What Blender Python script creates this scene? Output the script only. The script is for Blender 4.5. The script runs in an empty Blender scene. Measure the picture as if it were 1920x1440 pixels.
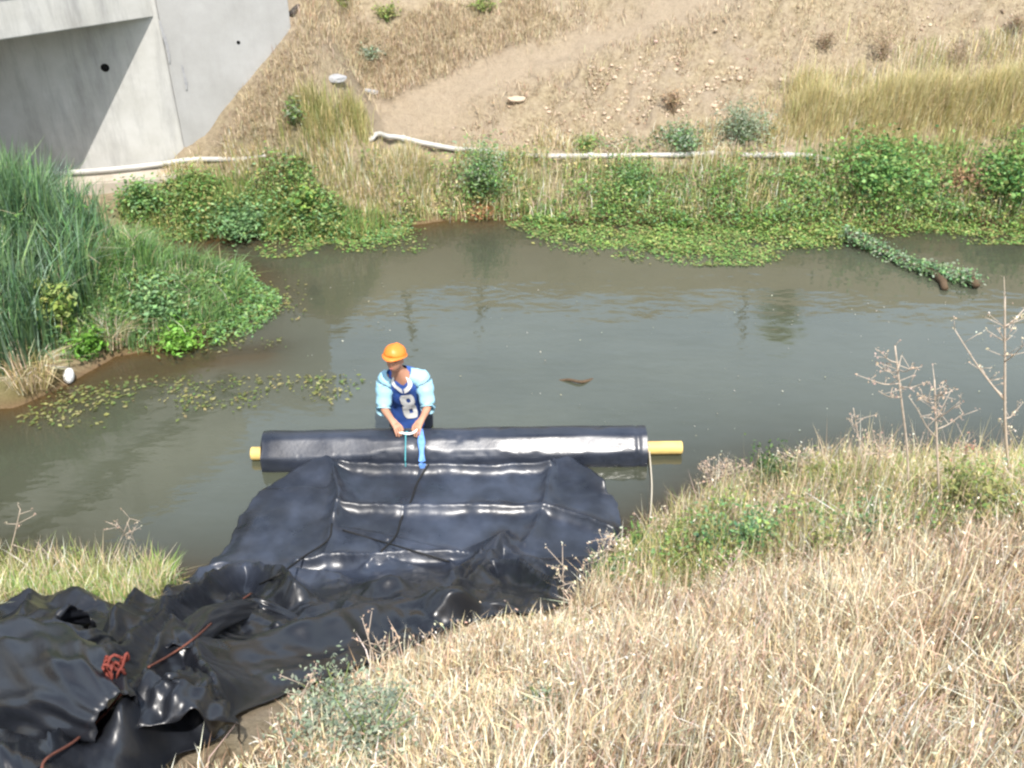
import bpy, bmesh, math, random
import numpy as np
from mathutils import Vector, Matrix

random.seed(7)
rng = np.random.default_rng(11)
C = bpy.context.scene.collection
S = bpy.context.scene
PI = math.pi

# ------------------------------------------------------------------ camera, sky, sun, exposure
CAM_H, PITCH, F = 5.9, math.radians(35.0), 1884.0
cam_d = bpy.data.cameras.new('camera')
cam = bpy.data.objects.new('camera', cam_d)
C.objects.link(cam)
cam.location = (0, 0, CAM_H)
cam.rotation_euler = (PI/2 - PITCH, 0, 0)
cam_d.sensor_width = 36
cam_d.lens = 36*F/1920
cam_d.clip_start = 0.05
cam_d.clip_end = 600
S.camera = cam

SUN_EL, SUN_AZ = math.radians(60), math.radians(15)     # behind the camera, a little to one side
SUN_FROM = Vector((math.cos(SUN_EL)*math.sin(SUN_AZ), -math.cos(SUN_EL)*math.cos(SUN_AZ), math.sin(SUN_EL)))
w = bpy.data.worlds.new('World')
S.world = w
w.use_nodes = True
nt = w.node_tree
bg = nt.nodes['Background']
sky = nt.nodes.new('ShaderNodeTexSky')
sky.sky_type = 'NISHITA'
sky.sun_disc = False
sky.sun_elevation = math.asin(SUN_FROM.z)
sky.sun_rotation = math.atan2(SUN_FROM.x, SUN_FROM.y)
sky.air_density = 1.4
sky.dust_density = 2.5
sky.ozone_density = 1.0
# summer haze: the sky pales evenly towards the horizon all round
tc = nt.nodes.new('ShaderNodeTexCoord')
sx = nt.nodes.new('ShaderNodeSeparateXYZ')
nt.links.new(tc.outputs['Generated'], sx.inputs[0])
hr = nt.nodes.new('ShaderNodeValToRGB')
hr.color_ramp.interpolation = 'EASE'
hr.color_ramp.elements[0].position, hr.color_ramp.elements[0].color = .45, (1, 1, 1, 1)
hr.color_ramp.elements[1].position, hr.color_ramp.elements[1].color = .95, (.06, .06, .06, 1)
nt.links.new(sx.outputs['Z'], hr.inputs[0])
hz = nt.nodes.new('ShaderNodeMix')
hz.data_type, hz.blend_type = 'RGBA', 'ADD'
hz.inputs[0].default_value = 1
nt.links.new(sky.outputs[0], hz.inputs[6])
hs = nt.nodes.new('ShaderNodeMix')
hs.data_type, hs.blend_type = 'RGBA', 'MULTIPLY'
hs.inputs[0].default_value = 1
nt.links.new(hr.outputs[0], hs.inputs[6])
hs.inputs[7].default_value = (5.0, 5.6, 6.1, 1)
nt.links.new(hs.outputs[2], hz.inputs[7])
nt.links.new(hz.outputs[2], bg.inputs[0])
bg.inputs[1].default_value = 0.12
sd = bpy.data.lights.new('sun', 'SUN')
sd.energy = 5.0
sd.angle = math.radians(0.5)
sd.color = (1.0, 0.955, 0.89)
sun = bpy.data.objects.new('sun', sd)
C.objects.link(sun)
sun.rotation_euler = SUN_FROM.to_track_quat('Z', 'Y').to_euler()
sun.location = SUN_FROM*40
S.view_settings.view_transform = 'Standard'
S.view_settings.look = 'None'
S.view_settings.gamma = 1
S.view_settings.use_curve_mapping = False
S.view_settings.exposure = 0.54
S.cycles.filter_width = 2.4
S.cycles.max_bounces = 8
S.cycles.transparent_max_bounces = 12

# ------------------------------------------------------------------ measuring helpers
SP, CP = math.sin(PITCH), math.cos(PITCH)
def ray(u, v):
    a, b = (u-960)/F, (720-v)/F
    return np.array([a, CP + b*SP, -SP + b*CP])
def at(u, v, z=0.0):                     # the place at height z that the photograph shows at (u, v)
    d = ray(u, v)
    return np.array([0, 0, CAM_H]) + d*((z-CAM_H)/d[2])
def at_y(u, v, y):
    d = ray(u, v)
    return np.array([0, 0, CAM_H]) + d*(y/d[1])

def _hash(ix, iy, seed):
    n = (ix.astype(np.int64)*374761393 + iy.astype(np.int64)*668265263 + seed*1442695041) & 0x7fffffff
    n = ((n ^ (n >> 13))*1274126177) & 0x7fffffff
    return ((n ^ (n >> 16)) & 0xffff)/65535.0
def vnoise(x, y, seed=0):
    ix, iy = np.floor(x), np.floor(y)
    fx, fy = x-ix, y-iy
    fx, fy = fx*fx*(3-2*fx), fy*fy*(3-2*fy)
    a, b = _hash(ix, iy, seed), _hash(ix+1, iy, seed)
    c, d = _hash(ix, iy+1, seed), _hash(ix+1, iy+1, seed)
    return (a*(1-fx)+b*fx)*(1-fy) + (c*(1-fx)+d*fx)*fy
def fbm(x, y, seed=0, octv=4, gain=0.5):
    s, a, t = 0, 1.0, 0
    for k in range(octv):
        s = s + a*vnoise(x*2**k, y*2**k, seed+k*17)
        t += a
        a *= gain
    return s/t
def smooth(a, b, x):
    t = np.clip((x-a)/(b-a), 0, 1)
    return t*t*(3-2*t)
def seg_dist(x, y, poly):                # distance to a polyline
    best = np.full(np.shape(x), 1e9)
    for (x0, y0), (x1, y1) in zip(poly[:-1], poly[1:]):
        dx, dy = x1-x0, y1-y0
        t = np.clip(((x-x0)*dx+(y-y0)*dy)/(dx*dx+dy*dy+1e-12), 0, 1)
        best = np.minimum(best, np.hypot(x-x0-t*dx, y-y0-t*dy))
    return best
def in_poly(x, y, poly):
    r = np.zeros(np.shape(x), bool)
    n = len(poly)
    for i in range(n):
        x0, y0 = poly[i]
        x1, y1 = poly[(i+1) % n]
        c = ((y0 > y) != (y1 > y)) & (x < (x1-x0)*(y-y0)/((y1-y0) if y1 != y0 else 1e-12)+x0)
        r ^= c
    return r

# ------------------------------------------------------------------ the lie of the land
near_px = [(-500, 1070), (0, 1078), (200, 1085), (360, 1088), (600, 1085), (900, 1065), (1110, 1050),
           (1160, 1012), (1230, 975), (1330, 925), (1450, 885), (1700, 870), (2100, 880), (2600, 900)]
far_px = [(2600, 440), (1920, 432), (1800, 412), (1650, 424), (1500, 430), (1300, 424), (1100, 412), (960, 408),
          (850, 412), (760, 425), (650, 440), (500, 442), (400, 447), (315, 452), (280, 466), (340, 482), (405, 494), (462, 518),
          (462, 555), (430, 600), (350, 650), (220, 668), (100, 735), (30, 765), (-500, 800)]
NEAR = [tuple(at(u, v)[:2]) for u, v in near_px]
FAR = [tuple(at(u, v)[:2]) for u, v in far_px]
NEAR = [(-45, NEAR[0][1])] + NEAR + [(45, NEAR[-1][1])]
FAR = [(45, FAR[0][1])] + FAR + [(-45, FAR[-1][1])]
WATER_POLY = NEAR + FAR
SHELF = [tuple(at(u, v)[:2]) for u, v in ((-100, 775), (120, 735), (300, 690), (400, 674), (500, 660))]
FX = [0, .12, .5, .9, 1.15, 3.2, 9.5, 40]
FZ = [0, .07, .30, .52, .56, 1.80, 6.9, 9.0]
NX = [0, .3, 1.0, 5.6, 9, 50]
NZ = [0, .16, .62, 3.95, 4.4, 6.0]
# straight lines of the bridge
WA, WB = at(85, 328, .55), at(290, 312, .55)          # foot of the abutment wall
wd = (WB-WA)[:2]
wd = wd/np.hypot(*wd)
wn = np.array([wd[1], -wd[0]])                         # out of the wall, towards the water
def wall_pt(u, v):                                     # the place on the wall plane shown at (u, v)
    d = ray(u, v)
    o = np.array([0, 0, CAM_H])
    t = np.dot(WA[:2]-o[:2], wn)/np.dot(d[:2], wn)
    return o+d*t
WEND = wall_pt(545, 50)
wall_len = np.dot(WEND[:2]-WA[:2], wd)

def ground_z(x, y, rough=True):
    x, y = np.asarray(x, float), np.asarray(y, float)
    dn, df = seg_dist(x, y, NEAR), seg_dist(x, y, FAR)
    inside = in_poly(x, y, WATER_POLY)
    near = dn < df
    d = np.minimum(dn, df)
    zf = np.interp(d, FX, FZ)
    # higher embankment against the wing wall
    s = (x-WA[0])*wd[0]+(y-WA[1])*wd[1]
    k = -((x-WA[0])*wn[0]+(y-WA[1])*wn[1])            # metres behind the wall face
    prof = np.interp(s, [-30, 1.0, 1.39, 1.69, 2.11, 2.41, 2.81, 3.21, 3.4, 3.6, 5.5, 9], [.34, .34, .50, .69, .92, 1.26, 1.66, 2.05, 2.25, 2.35, 2.2, 1.8])
    side = smooth(5.2, wall_len, s)*smooth(.9, 1.7, s)
    fall = np.where(k < 0, prof+1.75*k, prof+.35*k)       # the bank comes down towards the water from that line
    zf = np.where((k > -1.3) & (s > .9), np.maximum(zf, fall*side*smooth(-1.3, -.9, k)), zf)
    zf = zf-np.maximum(zf-.36, 0)*smooth(1.75, .75, s)*smooth(-1.5, -1.0, k)
    zn = np.interp(d, NX, NZ)
    z = np.where(near, zn, zf)
    shelf = .05+.03*fbm(x*3, y*3, 55)+.62*np.maximum(seg_dist(x+(fbm(x*2, y*2, 57)-.5)*.5, y, SHELF)-.10, 0)
    z = np.where(inside, -np.minimum(np.minimum(.36*d+.012, .85), shelf), z)
    if rough:
        amp = np.where(inside, .0, smooth(0, .6, d))
        n = (fbm(x*1.1, y*1.1, 3)-.5)*.22 + (fbm(x*4.5, y*4.5, 9)-.5)*.10
        n = n*np.where((~near) & (k > -.5) & (s < wall_len), .12, np.where(near, 1.0, 1.35))
        z = z + n*amp*np.where(near, .9, 1.0)
    return z
def on_ground(u, v):
    d = ray(u, v)
    o = np.array([0, 0, CAM_H])
    t = np.linspace(.8, 40, 3000)
    p = o+np.outer(t, d)
    below = p[:, 2] < np.maximum(ground_z(p[:, 0], p[:, 1]), 0.0)
    i = int(np.argmax(below)) if below.any() else len(t)-1
    q = p[i].copy()
    q[2] = max(float(ground_z(q[0], q[1])), 0.0)
    return q
def gpoly(pts):
    return [tuple(on_ground(u, v)[:2]) for u, v in pts]
def zland(x, y):
    return np.maximum(ground_z(x, y), 0.0)

# ------------------------------------------------------------------ material helpers
def mat(name, col=(.5, .5, .5), rough=.7, spec=.4, metal=0):
    m = bpy.data.materials.new(name)
    m.use_nodes = True
    b = m.node_tree.nodes['Principled BSDF']
    b.inputs['Base Color'].default_value = (*col, 1)
    b.inputs['Roughness'].default_value = rough
    b.inputs['Specular IOR Level'].default_value = spec
    b.inputs['Metallic'].default_value = metal
    return m
def nodes(m):
    t = m.node_tree
    return t, t.nodes, t.links, t.nodes['Principled BSDF']
def noise_tex(t, scale, detail=5, rough=.55, vec=None):
    n = t.nodes.new('ShaderNodeTexNoise')
    n.inputs['Scale'].default_value = scale
    n.inputs['Detail'].default_value = detail
    n.inputs['Roughness'].default_value = rough
    if vec is not None:
        t.links.new(vec, n.inputs['Vector'])
    return n
def ramp(t, src, stops):
    r = t.nodes.new('ShaderNodeValToRGB')
    e = r.color_ramp.elements
    while len(e) < len(stops):
        e.new(.5)
    for k, (p, c) in enumerate(stops):
        e[k].position = p
        e[k].color = (*c, 1) if len(c) == 3 else c
    t.links.new(src, r.inputs[0])
    return r
def mixc(t, fac, a, b, mode='MIX'):
    m = t.nodes.new('ShaderNodeMix')
    m.data_type = 'RGBA'
    m.blend_type = mode
    if isinstance(fac, (int, float)):
        m.inputs[0].default_value = fac
    else:
        t.links.new(fac, m.inputs[0])
    for i, x in ((6, a), (7, b)):
        if isinstance(x, tuple):
            m.inputs[i].default_value = (*x, 1)
        else:
            t.links.new(x, m.inputs[i])
    return m.outputs[2]
def bump(t, b, src, strength=.4, dist=.02):
    n = t.nodes.new('ShaderNodeBump')
    n.inputs['Strength'].default_value = strength
    n.inputs['Distance'].default_value = dist
    t.links.new(src, n.inputs['Height'])
    t.links.new(n.outputs[0], b.inputs['Normal'])
    return n
def objco(t):
    return t.nodes.new('ShaderNodeTexCoord').outputs['Object']
def mottled(name, c1, c2, scale=8, rough=.7, spec=.3, bstr=.3, bd=.01, bscale=None):
    m = mat(name, c1, rough, spec)
    t, N, L, b = nodes(m)
    co = objco(t)
    n = noise_tex(t, scale, 6, .6, co)
    r = ramp(t, n.outputs[0], [(.3, c1), (.7, c2)])
    L.new(r.outputs[0], b.inputs['Base Color'])
    n2 = noise_tex(t, bscale or scale*3, 5, .6, co)
    bump(t, b, n2.outputs[0], bstr, bd)
    return m
def attr_mat(name, trans=.3, rough=.6, spec=.25):      # leaf and blade material, each blade's own colour from its attribute
    m = mat(name, (.2, .2, .1), rough, spec)
    t, N, L, b = nodes(m)
    a = N.new('ShaderNodeAttribute')
    a.attribute_name = 'tint'
    L.new(a.outputs[0], b.inputs['Base Color'])
    tr = N.new('ShaderNodeBsdfTranslucent')
    L.new(a.outputs[0], tr.inputs[0])
    mx = N.new('ShaderNodeMixShader')
    mx.inputs[0].default_value = trans
    L.new(b.outputs[0], mx.inputs[1])
    L.new(tr.outputs[0], mx.inputs[2])
    L.new(mx.outputs[0], N['Material Output'].inputs[0])
    return m

# ------------------------------------------------------------------ object helpers
def link(name, me, m=None, parent=None):
    o = bpy.data.objects.new(name, me)
    C.objects.link(o)
    if m is not None and not me.materials:
        me.materials.append(m)
    if parent is not None:
        o.parent = parent
    return o
def tag(o, label=None, cat=None, group=None, kind=None):
    if label: o['label'] = label
    if cat: o['category'] = cat
    if group: o['group'] = group
    if kind: o['kind'] = kind
    return o
def thing(name, label, cat, loc=(0, 0, 0), group=None, rz=0):
    o = bpy.data.objects.new(name, None)
    C.objects.link(o)
    o.location = loc
    o.rotation_euler = (0, 0, rz)
    return tag(o, label, cat, group)
def raw_mesh(name, V, quads=None, tris=None, tint=None, smooth_=False, attrs=None):
    me = bpy.data.meshes.new(name)
    V = np.asarray(V, np.float32)
    q = np.zeros((0, 4), np.int32) if quads is None else np.asarray(quads, np.int32)
    t = np.zeros((0, 3), np.int32) if tris is None else np.asarray(tris, np.int32)
    me.vertices.add(len(V))
    me.vertices.foreach_set('co', V.ravel())
    me.loops.add(q.size+t.size)
    me.loops.foreach_set('vertex_index', np.concatenate([q.ravel(), t.ravel()]))
    me.polygons.add(len(q)+len(t))
    tot = np.concatenate([np.full(len(q), 4, np.int32), np.full(len(t), 3, np.int32)])
    me.polygons.foreach_set('loop_start', np.concatenate([[0], np.cumsum(tot)[:-1]]).astype(np.int32))
    if smooth_:
        me.polygons.foreach_set('use_smooth', np.ones(len(tot), bool))
    me.update(calc_edges=True)
    if tint is not None:
        a = me.attributes.new('tint', 'FLOAT_COLOR', 'POINT')
        a.data.foreach_set('color', np.concatenate([tint, np.ones((len(V), 1))], 1).astype(np.float32).ravel())
    for k, vals in (attrs or {}).items():
        a = me.attributes.new(k, 'FLOAT', 'POINT')
        a.data.foreach_set('value', np.asarray(vals, np.float32).ravel())
    me.validate()
    return me
def grid_faces(nx, ny):
    i = np.arange(nx-1)
    j = np.arange(ny-1)
    a = (j[:, None]*nx+i[None, :]).ravel()
    return np.stack([a, a+1, a+1+nx, a+nx], 1)
def bm_mesh(name, bm, smooth_=False):
    me = bpy.data.meshes.new(name)
    bm.normal_update()
    bm.to_mesh(me)
    bm.free()
    if smooth_:
        me.polygons.foreach_set('use_smooth', np.ones(len(me.polygons), bool))
    return me
def loft(rings, close=True, cap=True):                 # rings: lists of points, same count
    rings = [np.asarray(r, float) for r in rings]
    n, m = len(rings[0]), len(rings)
    V = np.concatenate(rings)
    Q = []
    for j in range(m-1):
        for i in range(n if close else n-1):
            k = (i+1) % n
            Q.append((j*n+i, j*n+k, (j+1)*n+k, (j+1)*n+i))
    T = []
    V = list(V)
    if cap:
        for j, flip in ((0, True), (m-1, False)):
            V.append(rings[j].mean(0))
            c = len(V)-1
            for i in range(n):
                k = (i+1) % n
                T.append((c, j*n+k, j*n+i) if flip else (c, j*n+i, j*n+k))
    return np.array(V), np.array(Q, np.int32), np.array(T, np.int32).reshape(-1, 3)
def frame_of(d):
    d = np.asarray(d, float)
    d = d/np.linalg.norm(d)
    up = np.array([0, 0, 1.0]) if abs(d[2]) < .9 else np.array([0, 1.0, 0])
    a = np.cross(up, d)
    a /= np.linalg.norm(a)
    return a, np.cross(d, a), d
def tube_rings(path, rad, n=8, flat=1.0):
    path = np.asarray(path, float)
    rad = np.broadcast_to(rad, (len(path),))
    th = np.arange(n)*2*PI/n
    R = []
    for i in range(len(path)):
        d = path[min(i+1, len(path)-1)]-path[max(i-1, 0)]
        a, b, _ = frame_of(d)
        R.append(path[i]+rad[i]*(np.cos(th)[:, None]*a+flat*np.sin(th)[:, None]*b))
    return R
def tube(name, path, rad, m, parent=None, n=8, flat=1.0, cap=True):
    V, Q, T = loft(tube_rings(path, rad, n, flat), True, cap)
    return link(name, raw_mesh(name, V, Q, T, smooth_=True), m, parent)
def tubes(name, specs, m, parent=None, n=5):           # several limbs of one plant part
    Vs, Qs, Ts, o = [], [], [], 0
    for path, rad in specs:
        V, Q, T = loft(tube_rings(path, rad, n))
        Vs.append(V); Qs.append(Q+o); Ts.append(T+o)
        o += len(V)
    me = raw_mesh(name, np.concatenate(Vs), np.concatenate(Qs), np.concatenate(Ts), smooth_=True)
    return link(name, me, m, parent)
def spline(pts, n):
    pts = np.asarray(pts, float)
    P = np.concatenate([[2*pts[0]-pts[1]], pts, [2*pts[-1]-pts[-2]]])
    out = []
    m = len(pts)-1
    for s in np.linspace(0, m-1e-9, n):
        i = int(s)
        t = s-i
        p0, p1, p2, p3 = P[i:i+4]
        out.append(.5*((2*p1)+(-p0+p2)*t+(2*p0-5*p1+4*p2-p3)*t*t+(-p0+3*p1-3*p2+p3)*t**3))
    return np.array(out)

# ------------------------------------------------------------------ vegetation helpers
def pick(cols, n, jit=.18):
    cols = np.array(cols, float)
    c = cols[rng.integers(0, len(cols), n)]
    return np.clip(c*(1+rng.normal(0, jit, (n, 1)))*(1+rng.normal(0, .05, (n, 3))), .004, .9)
def blade_arrays(P, H, W, lean, droop, cols):
    """narrow bent blades: foot, middle, tip"""
    n = len(P)
    az = rng.uniform(0, 2*PI, n)
    side = np.stack([np.cos(az), np.sin(az), np.zeros(n)], 1)
    d = np.stack([np.cos(az+PI/2), np.sin(az+PI/2), np.zeros(n)], 1)*rng.normal(0, 1, (n, 1))*droop + lean
    up = np.array([0, 0, 1.0])
    mid = P+(up*.55+d*.28)*H[:, None]
    tip = P+(up*np.clip(1-.35*np.linalg.norm(d, axis=1, keepdims=True), .25, 1)+d*.95)*H[:, None]
    s = side*W[:, None]/2
    V = np.stack([P-s, P+s, mid-s*.8, mid+s*.8, tip], 1).reshape(-1, 3)
    b = np.arange(n)*5
    Q = np.stack([b, b+1, b+3, b+2], 1)
    T = np.stack([b+2, b+3, b+4], 1)
    return V, Q, T, np.repeat(cols, 5, 0)
def leaf_arrays(P, size, cols, flat=.35, asp=.5):
    """single leaves: a folded diamond of four points"""
    n = len(P)
    a = rng.normal(0, 1, (n, 3))
    a[:, 2] *= flat
    a /= np.linalg.norm(a, axis=1, keepdims=True)
    nrm = rng.normal(0, .55, (n, 3))
    nrm[:, 2] += 1
    b = np.cross(nrm, a)
    b /= np.linalg.norm(b, axis=1, keepdims=True)+1e-9
    s = size[:, None]
    c = np.cross(a, b)
    V = np.stack([P-a*s*.5, P+b*s*asp*.5+c*s*.06, P+a*s*.5, P-b*s*asp*.5+c*s*.06], 1).reshape(-1, 3)
    k = np.arange(n)*4
    T = np.concatenate([np.stack([k, k+1, k+2], 1), np.stack([k, k+2, k+3], 1)])
    return V, np.zeros((0, 4), np.int32), T, np.repeat(cols, 4, 0)
def join_arrays(parts):
    Vs, Qs, Ts, Cs, o = [], [], [], [], 0
    for V, Q, T, c in parts:
        Vs.append(V); Qs.append(Q+o); Ts.append(T+o); Cs.append(c)
        o += len(V)
    return np.concatenate(Vs), np.concatenate(Qs), np.concatenate(Ts), np.concatenate(Cs)
def veg(name, parts, m, parent=None):
    V, Q, T, c = join_arrays(parts)
    return link(name, raw_mesh(name, V, Q, T, c), m, parent)
def scatter(poly, n, clump=0.0, scale=2.0, seed=0, feather=.5):
    """about n places inside a polygon of ground places, thinned where a noise is low"""
    xs = [p[0] for p in poly]
    ys = [p[1] for p in poly]
    got = []
    have = 0
    for _ in range(60):
        x = rng.uniform(min(xs), max(xs), n)
        y = rng.uniform(min(ys), max(ys), n)
        wob = .35*feather
        ok = in_poly(x+(fbm(x*1.7, y*1.7, 201, 3)-.5)*wob*2+rng.normal(0, .22, n)*wob, y+(fbm(x*1.7, y*1.7, 205, 3)-.5)*wob*2+rng.normal(0, .22, n)*wob, poly)
        if clump > 0:
            f = fbm(x*scale, y*scale, seed, 3)
            ok &= smooth(.5-.28, .5+.18, f) > rng.uniform(0, clump, n)
        x, y = x[ok], y[ok]
        got.append(np.stack([x, y], 1))
        have += len(x)
        if have >= n:
            break
    g = np.concatenate(got)[:n]
    z = zland(g[:, 0], g[:, 1])
    return np.stack([g[:, 0], g[:, 1], z], 1)

M_blade = attr_mat('dry_blade', .25, .65, .2)
M_leaf = attr_mat('green_leaf', .35, .5, .35)
M_reed = attr_mat('reed_blade', .3, .45, .4)
M_stem = mottled('dry_stem', (.42, .33, .22), (.30, .22, .14), 30, .8, .2)
M_twig = mottled('brown_twig', (.12, .08, .05), (.07, .05, .03), 30, .8, .2)
M_gstem = mottled('green_stem', (.10, .16, .05), (.16, .18, .07), 30, .7, .2)

STRAW = [(0.762, 0.63, 0.429), (0.66, 0.521, 0.327), (0.77, 0.736, 0.541), (0.571, 0.442, 0.285), (0.71, 0.563, 0.429), (0.77, 0.759, 0.628)]
STRAW_Y = [(0.575, 0.48, 0.232), (0.506, 0.432, 0.203), (0.644, 0.552, 0.319), (0.414, 0.396, 0.174)]
GREEN = [(0.147, 0.288, 0.076), (0.186, 0.348, 0.085), (0.108, 0.228, 0.067), (0.216, 0.36, 0.104), (0.235, 0.3, 0.095)]
GREEN_B = [(0.142, 0.269, 0.116), (0.19, 0.332, 0.141), (0.119, 0.205, 0.09), (0.239, 0.379, 0.154)]
GREEN_Y = [(0.27, 0.382, 0.09), (0.33, 0.403, 0.13), (0.22, 0.329, 0.08)]
OLIVE = [(0.312, 0.312, 0.104), (0.247, 0.273, 0.091), (0.39, 0.364, 0.143), (0.195, 0.247, 0.078)]
GREY_G = [(0.26, 0.312, 0.208), (0.208, 0.273, 0.182), (0.325, 0.364, 0.26)]

# ------------------------------------------------------------------ ground
def axis(a, b, step, lo, hi, coarse):
    mid = np.arange(a, b, step)
    def side(v, end, sgn):
        out, s = [], step
        while (end-v)*sgn > 0:
            s = min(s*1.25, coarse)
            v = v+sgn*s
            out.append(v)
        return out
    return np.array(side(mid[0], lo, -1)[::-1]+list(mid)+side(mid[-1], hi, 1))
gx = axis(-8, 7.5, .06, -60, 60, 4)
gy = axis(1.0, 17.0, .06, -25, 90, 4)
X, Y = np.meshgrid(gx, gy)
Zg = ground_z(X, Y)
path_line = [tuple(on_ground(u, v)[:2]) for u, v in ((735, 245), (800, 190), (870, 160), (960, 125), (1090, 80), (1220, 35), (1350, -20))]
pd = seg_dist(X, Y, path_line)
dF, dN = seg_dist(X, Y, FAR), seg_dist(X, Y, NEAR)
farside = dF < dN
path_m = np.exp(-(pd/(.26+.22*fbm(X*2, Y*2, 5)+.22*smooth(.5, -.8, X)))**2)*farside
rut = fbm(X*.8+Y*.9, (Y-X)*4.0, 37, 3)
Zg = Zg-.07*path_m-.06*np.exp(-((pd-.42)/.10)**2)*farside*smooth(.35, .6, fbm(X*1.4, Y*1.4, 39))+(rut-.5)*.10*farside*smooth(1.0, 2.0, dF)
# trodden lumps and clods on the far slope
clod = np.clip(fbm(X*7, Y*7, 21, 3)-.55, 0, 1)*farside*smooth(.8, 1.6, dF)
Zg = Zg+clod*(.18*smooth(.2, .8, fbm(X*.9, Y*.9, 33))+.30*smooth(.2, .9, X)*smooth(4.2, 3.2, X)+.10)*(1-path_m)
wet = np.where(in_poly(X, Y, WATER_POLY), 1.0, np.exp(-np.minimum(dF, dN)/.12))
greeny = np.where(farside, smooth(1.3, .3, dF), smooth(.9, .2, dN))
shade_n = fbm(X*1.6, Y*1.6, 41)
me = raw_mesh('ground', np.stack([X, Y, Zg], 2).reshape(-1, 3), grid_faces(len(gx), len(gy)), smooth_=True,
              attrs={'path': path_m, 'wet': wet, 'greeny': greeny*smooth(.2, .6, shade_n), 'near': (~farside).astype(float)})
M_ground = mat('dry_earth', (.4, .3, .2), .95, .1)
t, N, L, b = nodes(M_ground)
co = objco(t)
def at_(nm):
    a = N.new('ShaderNodeAttribute')
    a.attribute_name = nm
    return a.outputs['Fac']
n1 = noise_tex(t, 1.3, 6, .65, co)
n2 = noise_tex(t, 14, 8, .75, co)
n3 = noise_tex(t, 60, 6, .8, co)
straw = ramp(t, n2.outputs[0], [(.28, (.13, .097, .06)), (.5, (.305, .248, .16)), (.75, (.44, .37, .255))])
dirt = ramp(t, n2.outputs[0], [(.3, (.255, .202, .142)), (.7, (.345, .283, .205))])
c = mixc(t, ramp(t, n1.outputs[0], [(.42, (0, 0, 0)), (.62, (1, 1, 1))]).outputs[0], straw.outputs[0], dirt.outputs[0])
c = mixc(t, at_('path'), c, dirt.outputs[0])
gcol = ramp(t, n2.outputs[0], [(.3, (.07, .08, .03)), (.7, (.18, .17, .07))])
c = mixc(t, at_('greeny'), c, gcol.outputs[0])
c = mixc(t, at_('wet'), c, (.16, .105, .06))
sp = ramp(t, n3.outputs[0], [(.36, (.45, .45, .45)), (.5, (1, 1, 1)), (.66, (1.0, 1.0, 1.0))])
c = mixc(t, .7, c, sp.outputs[0], 'MULTIPLY')
L.new(c, b.inputs['Base Color'])
bump(t, b, n3.outputs[0], .7, .03)
tag(link('ground', me, M_ground), kind='structure')

# ------------------------------------------------------------------ water
wx = axis(-7.5, 6.5, .09, -45, 45, 4)
wy = np.arange(4.6, 14.2, .09)
X, Y = np.meshgrid(wx, wy)
dep = np.maximum(-ground_z(X, Y, False), 0)
me = raw_mesh('water', np.stack([X, Y, np.zeros_like(X)], 2).reshape(-1, 3), grid_faces(len(wx), len(wy)), smooth_=True,
              attrs={'clear': np.exp(-dep*5.5)})
M_water = mat('creek_water', (.105, .105, .075), .03, 1.0)
t, N, L, b = nodes(M_water)
b.inputs['IOR'].default_value = 1.5
co = objco(t)
mp = N.new('ShaderNodeMapping')
mp.inputs['Scale'].default_value = (.8, 1.6, 1)
L.new(co, mp.inputs[0])
na = noise_tex(t, 1.1, 3, .5, mp.outputs[0])
nb = noise_tex(t, 7, 3, .5, mp.outputs[0])
ad = N.new('ShaderNodeMath')
ad.operation = 'MULTIPLY_ADD'
L.new(nb.outputs[0], ad.inputs[0])
ad.inputs[1].default_value = .16
L.new(na.outputs[0], ad.inputs[2])
bump(t, b, ad.outputs[0], .22, .05)
mk = ramp(t, noise_tex(t, .5, 4, .6, co).outputs[0], [(.35, (.052, .058, .040)), (.65, (.066, .072, .050))])
L.new(mk.outputs[0], b.inputs['Base Color'])
tr = N.new('ShaderNodeBsdfTransparent')
tr.inputs[0].default_value = (.80, .70, .50, 1)
mx = N.new('ShaderNodeMixShader')
a = N.new('ShaderNodeAttribute')
a.attribute_name = 'clear'
mul = N.new('ShaderNodeMath')
mul.operation = 'MULTIPLY'
mul.inputs[1].default_value = .8
L.new(a.outputs['Fac'], mul.inputs[0])
L.new(mul.outputs[0], mx.inputs[0])
L.new(b.outputs[0], mx.inputs[1])
L.new(tr.outputs[0], mx.inputs[2])
L.new(mx.outputs[0], N['Material Output'].inputs[0])
tag(link('water', me, M_water), kind='structure')

# ------------------------------------------------------------------ bridge
M_conc = mat('board_marked_concrete', (.5, .5, .47), .85, .2)
t, N, L, b = nodes(M_conc)
co = objco(t)
n1 = noise_tex(t, 1.6, 7, .65, co)
mp = N.new('ShaderNodeMapping')
mp.inputs['Scale'].default_value = (3.2, 3.2, .5)
L.new(co, mp.inputs[0])
n2 = noise_tex(t, 1.0, 6, .7, mp.outputs[0])
base = ramp(t, n1.outputs[0], [(.3, (.385, .375, .345)), (.7, (.50, .492, .468))])
st = ramp(t, n2.outputs[0], [(.30, (.42, .42, .44)), (.52, (1, 1, 1))])
c = mixc(t, .55, base.outputs[0], st.outputs[0], 'MULTIPLY')
L.new(c, b.inputs['Base Color'])
n3 = noise_tex(t, 40, 5, .6, co)
bump(t, b, n3.outputs[0], .25, .01)
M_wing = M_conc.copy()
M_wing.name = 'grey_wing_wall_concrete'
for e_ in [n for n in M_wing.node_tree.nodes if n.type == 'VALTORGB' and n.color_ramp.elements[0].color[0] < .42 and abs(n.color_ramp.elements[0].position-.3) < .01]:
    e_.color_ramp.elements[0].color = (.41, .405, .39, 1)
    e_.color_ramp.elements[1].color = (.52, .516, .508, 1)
M_foot = mottled('silty_concrete', (.36, .31, .25), (.46, .42, .36), 5, .9, .15, .4)
M_stain = mottled('rust_and_lichen_stain', (.26, .26, .27), (.36, .36, .36), 20, .9, .1)
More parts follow.
